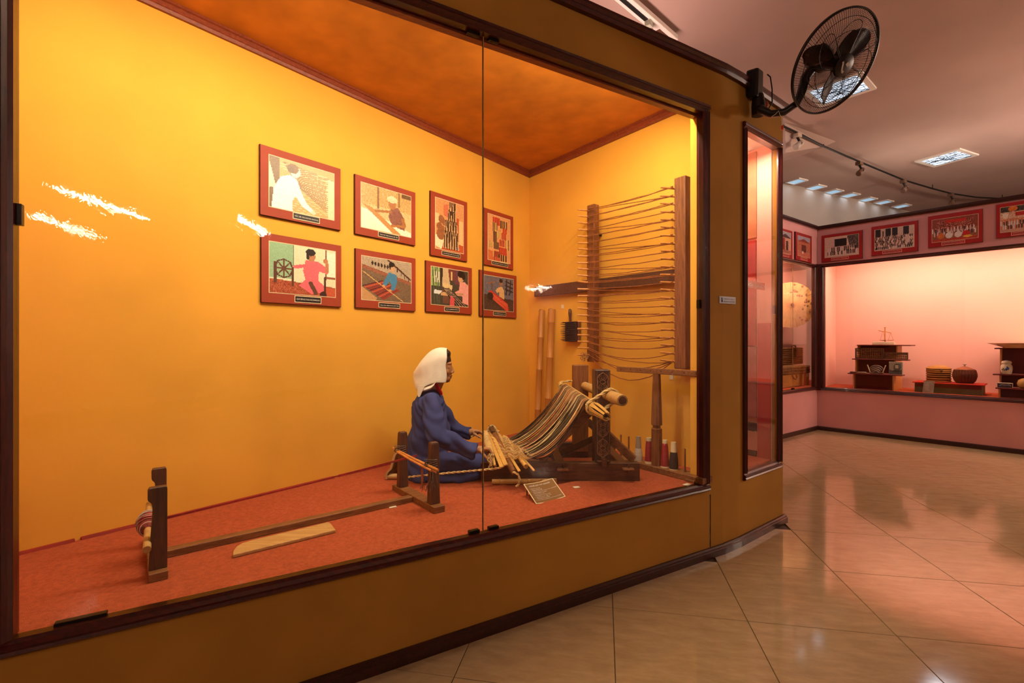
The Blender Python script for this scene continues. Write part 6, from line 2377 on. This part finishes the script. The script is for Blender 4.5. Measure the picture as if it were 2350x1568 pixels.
# petal shaped wires of the guard
for k in range(7):
    a0 = 2 * math.pi * k / 7
    pts = []
    for j in range(25):
        t = j / 24
        x = -1 + 2 * t
        r = .06 + (RF * .80 - .06) * (1 - x * x) ** .5
        a = a0 + x * .52 + .5 * (1 - x * x)
        tt = (r - .055) / (RF - .055)
        pts.append(fp(r, a, .064 * (1 - max(tt, 0) ** 3.2) + .002))
    mb = MB(); mb.tube(pts, .0019, 5); mk('petal_wire', mb, M_FAN, FAN, True)
# hub cap with its pale mark
mb = MB(); mb.tube([FC + FN * .050, FC + FN * .066, FC + FN * .072, FC + FN * .0725], [.060, .060, .052, .001], 32); cap_ = mk('hub_cap', mb, M_BLACK, FAN, True)
M_MARK = mat('silver_mark', (206, 200, 196), .4)
mb = MB()
q = [(-.026, .010), (-.006, .022), (.002, .006), (-.018, -.006)]
mb.hexa([FC + FA * x + FB * y + FN * .0724 for x, y in q], [FC + FA * x + FB * y + FN * .0738 for x, y in q]); mk('mark_block', mb, M_MARK, cap_)
mb = MB()
arc = [(-.010, -.034), (.004, -.030), (.014, -.014), (.022, .006), (.030, .014)]
for i in range(len(arc) - 1):
    a, b2 = Vector(arc[i]), Vector(arc[i + 1])
    n2 = Vector((-(b2 - a).y, (b2 - a).x)).normalized() * (.005 if i else .006)
    q = [a - n2, b2 - n2, b2 + n2, a + n2]
    mb.hexa([FC + FA * p.x + FB * p.y + FN * .0724 for p in q], [FC + FA * p.x + FB * p.y + FN * .0738 for p in q])
mk('mark_hook', mb, M_MARK, cap_)
# blades, hub and motor
mb = MB(); mb.tube([FC - FN * .06, FC + FN * .02, FC + FN * .032], [.036, .034, .02], 20); mk('hub', mb, M_FANR, FAN, True)
for k in range(3):
    a0 = 2 * math.pi * k / 3 + 0.1
    rings = []
    for j in range(9):
        t = j / 8
        r = .03 + .20 * t
        w = .42 + .30 * math.sin(math.pi * min(1, t * .9 + .1)) - .12 * t
        row = []
        for i in range(9):
            s = i / 8
            a = a0 + (s - .5) * 2 * w * (.8 - .25 * t)
            d = -.045 + .055 * s
            row.append(fp(r * (1 - .10 * (2 * s - 1) ** 2 * (t > .8)), a, d))
        rings.append(row)
    mb = MB(); mb.ring_loft(rings, cap=False, closed=False)
    bl = mk('blade', mb, M_FANR, FAN, True)
    so = bl.modifiers.new('t', 'SOLIDIFY'); so.thickness = .003
mb = MB(); mb.tube([FC - FN * .07, FC - FN * .085, FC - FN * .16, FC - FN * .20, FC - FN * .205], [.05, .066, .062, .045, .02], 20); mk('motor', mb, M_FANR, FAN, True)
# bent arm and wall bracket
mo = FC - FN * .13
bp = PAN.sat(1741, WO - .06)
pts = [PAN.at(bp + .01, WO - .06, 2.74), U(1748, 252, 2.98), U(1768, 262, 2.96), U(1800, 257, 2.93), U(1828, 238, 2.91), U(1838, 215, 2.90), U(1848, 180, 2.90), mo]
mb = MB(); mb.tube(pts, [.026, .026, .023, .021, .021, .024, .028, .03], 14); mk('arm', mb, M_FAN, FAN, True)
mb = MB()
mb.hexa([PAN.at(bp - .055, WO - .002, 2.82), PAN.at(bp + .055, WO - .002, 2.82), PAN.at(bp + .045, WO - .07, 2.80), PAN.at(bp - .045, WO - .07, 2.80)],
        [PAN.at(bp - .05, WO - .002, 2.99), PAN.at(bp + .05, WO - .002, 2.99), PAN.at(bp + .04, WO - .075, 2.985), PAN.at(bp - .04, WO - .075, 2.985)])
mk('bracket', mb, M_FAN, FAN, bevel=.012, seg=2)
mb = MB(); mb.tube([PAN.at(bp + .01, WO - .05, 2.70), PAN.at(bp + .01, WO - .055, 2.76), PAN.at(bp + .01, WO - .05, 2.83)], [.036, .042, .034], 16); mk('switch_body', mb, M_FAN, FAN, True)
c0 = PAN.at(bp + .035, WO - .092, 2.765)
mb = MB(); mb.ell(c0, (.012, .012, .02)); mk('switch_badge', mb, mat('orange_badge', (196, 74, 48), .4), FAN, True)
mb = MB(); mb.tube([U(1761, 171, 3.05), U(1768, 177, 3.03), U(1772, 205, 3.02), U(1772, 235, 3.01), U(1762, 254, 3.0)], .004, 6); mk('cable', mb, M_BLACK, FAN, True)
mb = MB(); mb.tube([U(1771, 268, 2.94), U(1780, 262, 2.93), U(1787, 254, 2.92), U(1790, 264, 2.92), U(1794, 268, 2.92), U(1795, 290, 2.92)], .0018, 5); mk('pull_cord', mb, M_WHITE, FAN, True)
mb = MB(); mb.tube([U(1795, 288, 2.92), U(1795, 289, 2.92), U(1795, 297, 2.92), U(1795, 298, 2.92)], [.004, .007, .008, .004], 10); mk('pull_bead', mb, mat('orange_bead', (240, 80, 40), .4), FAN, True)

# ---- small sign on the pier
s0, z0 = S1.hit(1650, 696, WO) if False else FRONT.hit(1650, 696, WO)
s1_, z1_s = FRONT.hit(1687, 682.5, WO)
SG = thing('notice_sign', 'small pale blue notice sign on the ochre pier', 'sign', FRONT.at((s0 + s1_) / 2, WO, z0))
zA, zB = min(z0, z1_s), max(z0, z1_s)
mb = MB(); mb.hexa([FRONT.at(s0, WO - .004, zA), FRONT.at(s1_, WO - .004, zA), FRONT.at(s1_, WO - .0005, zA), FRONT.at(s0, WO - .0005, zA)], [FRONT.at(s0, WO - .004, zB), FRONT.at(s1_, WO - .004, zB), FRONT.at(s1_, WO - .0005, zB), FRONT.at(s0, WO - .0005, zB)])
mk('plate', mb, M_SIGN, SG)
ex = Vector((FRONT.d.x, FRONT.d.y, 0)); ey = Vector((0, 0, 1))
o_ = FRONT.at(s0, WO - .0048, zA); W_, H_ = s1_ - s0, zB - zA
text_on('lettering', 'KHÔNG SỜ VÀO HIỆN VẬT', o_ + ex * W_ * .24 + ey * H_ * .52, ex, ey, W_ * .7, H_ * .26, M_SIGNT, SG, 'F')
text_on('lettering', 'PLEASE DO NOT TOUCH EXHIBITS', o_ + ex * W_ * .24 + ey * H_ * .18, ex, ey, W_ * .7, H_ * .18, M_SIGNT, SG, 'F')
mb = MB(); mb.ell(o_ + ex * W_ * .13 + ey * H_ * .7, (.004, .001, .005)); mb.box(o_ + ex * W_ * .13 + ey * H_ * .35, (.008, .001, H_ * .42)); mk('pictogram', mb, M_SIGNT, SG)

# ---- red text panel in the narrow case, standing in for lettering reflected in its glass
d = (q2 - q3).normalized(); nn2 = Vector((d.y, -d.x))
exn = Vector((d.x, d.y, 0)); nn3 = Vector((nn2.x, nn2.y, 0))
TPn = thing('reflected_text_board', 'red lettered board standing in for a reflection in the narrow window', 'sign', Vector((q3.x, q3.y, 1.24)) + nn3 * .012)
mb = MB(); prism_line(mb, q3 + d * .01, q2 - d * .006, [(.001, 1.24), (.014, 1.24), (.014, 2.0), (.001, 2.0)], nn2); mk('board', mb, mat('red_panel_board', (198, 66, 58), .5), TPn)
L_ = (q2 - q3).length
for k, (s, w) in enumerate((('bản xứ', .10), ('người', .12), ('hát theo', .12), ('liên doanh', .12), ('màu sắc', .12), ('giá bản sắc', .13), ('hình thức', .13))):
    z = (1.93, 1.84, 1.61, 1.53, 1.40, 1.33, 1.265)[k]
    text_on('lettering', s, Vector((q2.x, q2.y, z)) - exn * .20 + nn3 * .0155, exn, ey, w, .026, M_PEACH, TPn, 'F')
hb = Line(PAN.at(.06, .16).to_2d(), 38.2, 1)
ha, za_ = PAN.hit(1706, 662, .12)  # solid strip added in place of a heading reflected in the pane
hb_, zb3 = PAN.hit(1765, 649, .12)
HS = thing('reflected_heading', 'narrow strip reading HÓA RAGLAI, standing in for a heading reflected in the narrow window', 'sign', PAN.at((ha + hb_) / 2, .12, min(za_, zb3) - .0))
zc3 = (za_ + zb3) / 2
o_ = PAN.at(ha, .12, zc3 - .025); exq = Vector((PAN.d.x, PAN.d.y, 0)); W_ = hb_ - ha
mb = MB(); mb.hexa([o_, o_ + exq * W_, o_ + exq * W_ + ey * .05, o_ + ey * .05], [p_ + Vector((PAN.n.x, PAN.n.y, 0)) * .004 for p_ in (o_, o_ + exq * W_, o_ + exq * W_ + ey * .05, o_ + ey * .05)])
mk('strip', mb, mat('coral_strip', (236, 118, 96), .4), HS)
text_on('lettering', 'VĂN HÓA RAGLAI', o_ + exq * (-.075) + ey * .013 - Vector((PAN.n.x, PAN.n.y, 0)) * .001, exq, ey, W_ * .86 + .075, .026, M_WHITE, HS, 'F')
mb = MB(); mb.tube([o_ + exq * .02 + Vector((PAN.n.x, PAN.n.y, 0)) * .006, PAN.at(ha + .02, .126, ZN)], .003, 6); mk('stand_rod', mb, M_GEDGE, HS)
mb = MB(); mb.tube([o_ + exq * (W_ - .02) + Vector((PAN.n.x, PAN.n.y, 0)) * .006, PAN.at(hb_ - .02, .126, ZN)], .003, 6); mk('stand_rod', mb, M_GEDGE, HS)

# ---- ceiling tracks and spotlights
ZTK = 3.93
tk = [GZ(u, v, ZTK) for u, v in ((1775, 276), (1800, 291), (1832, 306), (1890, 336), (1972, 371), (2073, 413), (2140, 433), (2182, 444), (2240, 453), (2300, 456))]
TRK = thing('curved_track', 'thin black curved spotlight track under the far ceiling', 'track', tk[0])
mb = MB(); mb.tube(tk, .014, 6); mk('rail', mb, M_BLACK, TRK, True)
for t_ in (0, 3, 6, 9):
    mb = MB(); mb.cyl(tk[t_], Vector((tk[t_].x, tk[t_].y, RC)), .006, n=6); mk('hanger', mb, M_BLACK, TRK)
M_SPOTW = mat('cream_spot_metal', (196, 176, 156), .4, .05)
M_SPOTD = mat('brown_spot_metal', (110, 82, 66), .4, .05)
for k, (u, v, m, lab) in enumerate(((1830, 306, M_SPOTW, 'cream track spotlight nearest the ochre wall'), (1972, 371, M_SPOTD, 'brown track spotlight, second along the curved track'),
                                    (2073, 413, M_SPOTD, 'brown track spotlight, third along the curved track'), (2182, 444, M_SPOTD, 'brown track spotlight farthest along the curved track'))):
    p0 = GZ(u, v, ZTK)
    S = thing('track_spotlight', lab, 'spotlight', p0, 0, 'spotlights on the curved track')
    sc_ = 1.0
    mb = MB(); mb.box(p0 + Vector((0, 0, -.03)), (.09, .07, .05), Matrix.Rotation(.5, 3, 'Z')); mk('adapter', mb, m, S, bevel=.004)
    mb = MB(); mb.cyl(p0 + Vector((0, 0, -.05)), p0 + Vector((.02, -.01, -.11)), .014, n=8); mk('stem', mb, M_CLIP, S)
    c0 = p0 + Vector((.0, -.02, -.15))
    mb = MB(); mb.tube([c0 + Vector((.05, .02, .03)), c0 + Vector((-.05, -.04, -.05)), c0 + Vector((-.058, -.045, -.056))], [.036, .042, .034], 12); mk('lamp_head', mb, m, S, True)
    mb = MB(); mb.tube([c0 + Vector((.02, .0, .05)), c0 + Vector((.02, -.05, .0)), c0 + Vector((0, -.05, -.03))], .004, 5); mk('yoke', mb, M_CLIP, S, True)
# short white track over the front wall
a, b2 = GZ(1405, -28, 3.93), GZ(1545, 92, 3.93)
TR2 = thing('straight_track', 'short white ceiling track with a clear lamp over the ochre wall', 'track', (a + b2) / 2)
mb = MB(); mb.bar(a, b2, .10, .045); mk('rail', mb, M_WHITE, TR2, bevel=.004)
mb = MB(); mb.bar(a + Vector((0, 0, -.024)), a.lerp(b2, .52) + Vector((0, 0, -.024)), .035, .006); mk('slot', mb, M_BLACK, TR2)
mb = MB(); mb.bar(a.lerp(b2, .72) + Vector((0, 0, -.024)), b2 + Vector((0, 0, -.024)), .030, .006); mk('slot', mb, M_WDK, TR2)
mb = MB(); mb.box(a.lerp(b2, .56) + Vector((0, 0, -.045)), (.06, .05, .05), Matrix.Rotation(.9, 3, 'Z')); mk('lamp_holder', mb, mat('pale_green_holder', (190, 196, 176), .4), TR2, bevel=.004)
mb = MB(); mb.tube([a.lerp(b2, .58) + Vector((0, 0, -.06)), a.lerp(b2, .63) + Vector((0, 0, -.10)), a.lerp(b2, .65) + Vector((0, 0, -.12))], [.014, .026, .008], 12); mk('bulb', mb, mat('silver_bulb', (214, 206, 206), .15, .02, metal=.6), TR2, True)
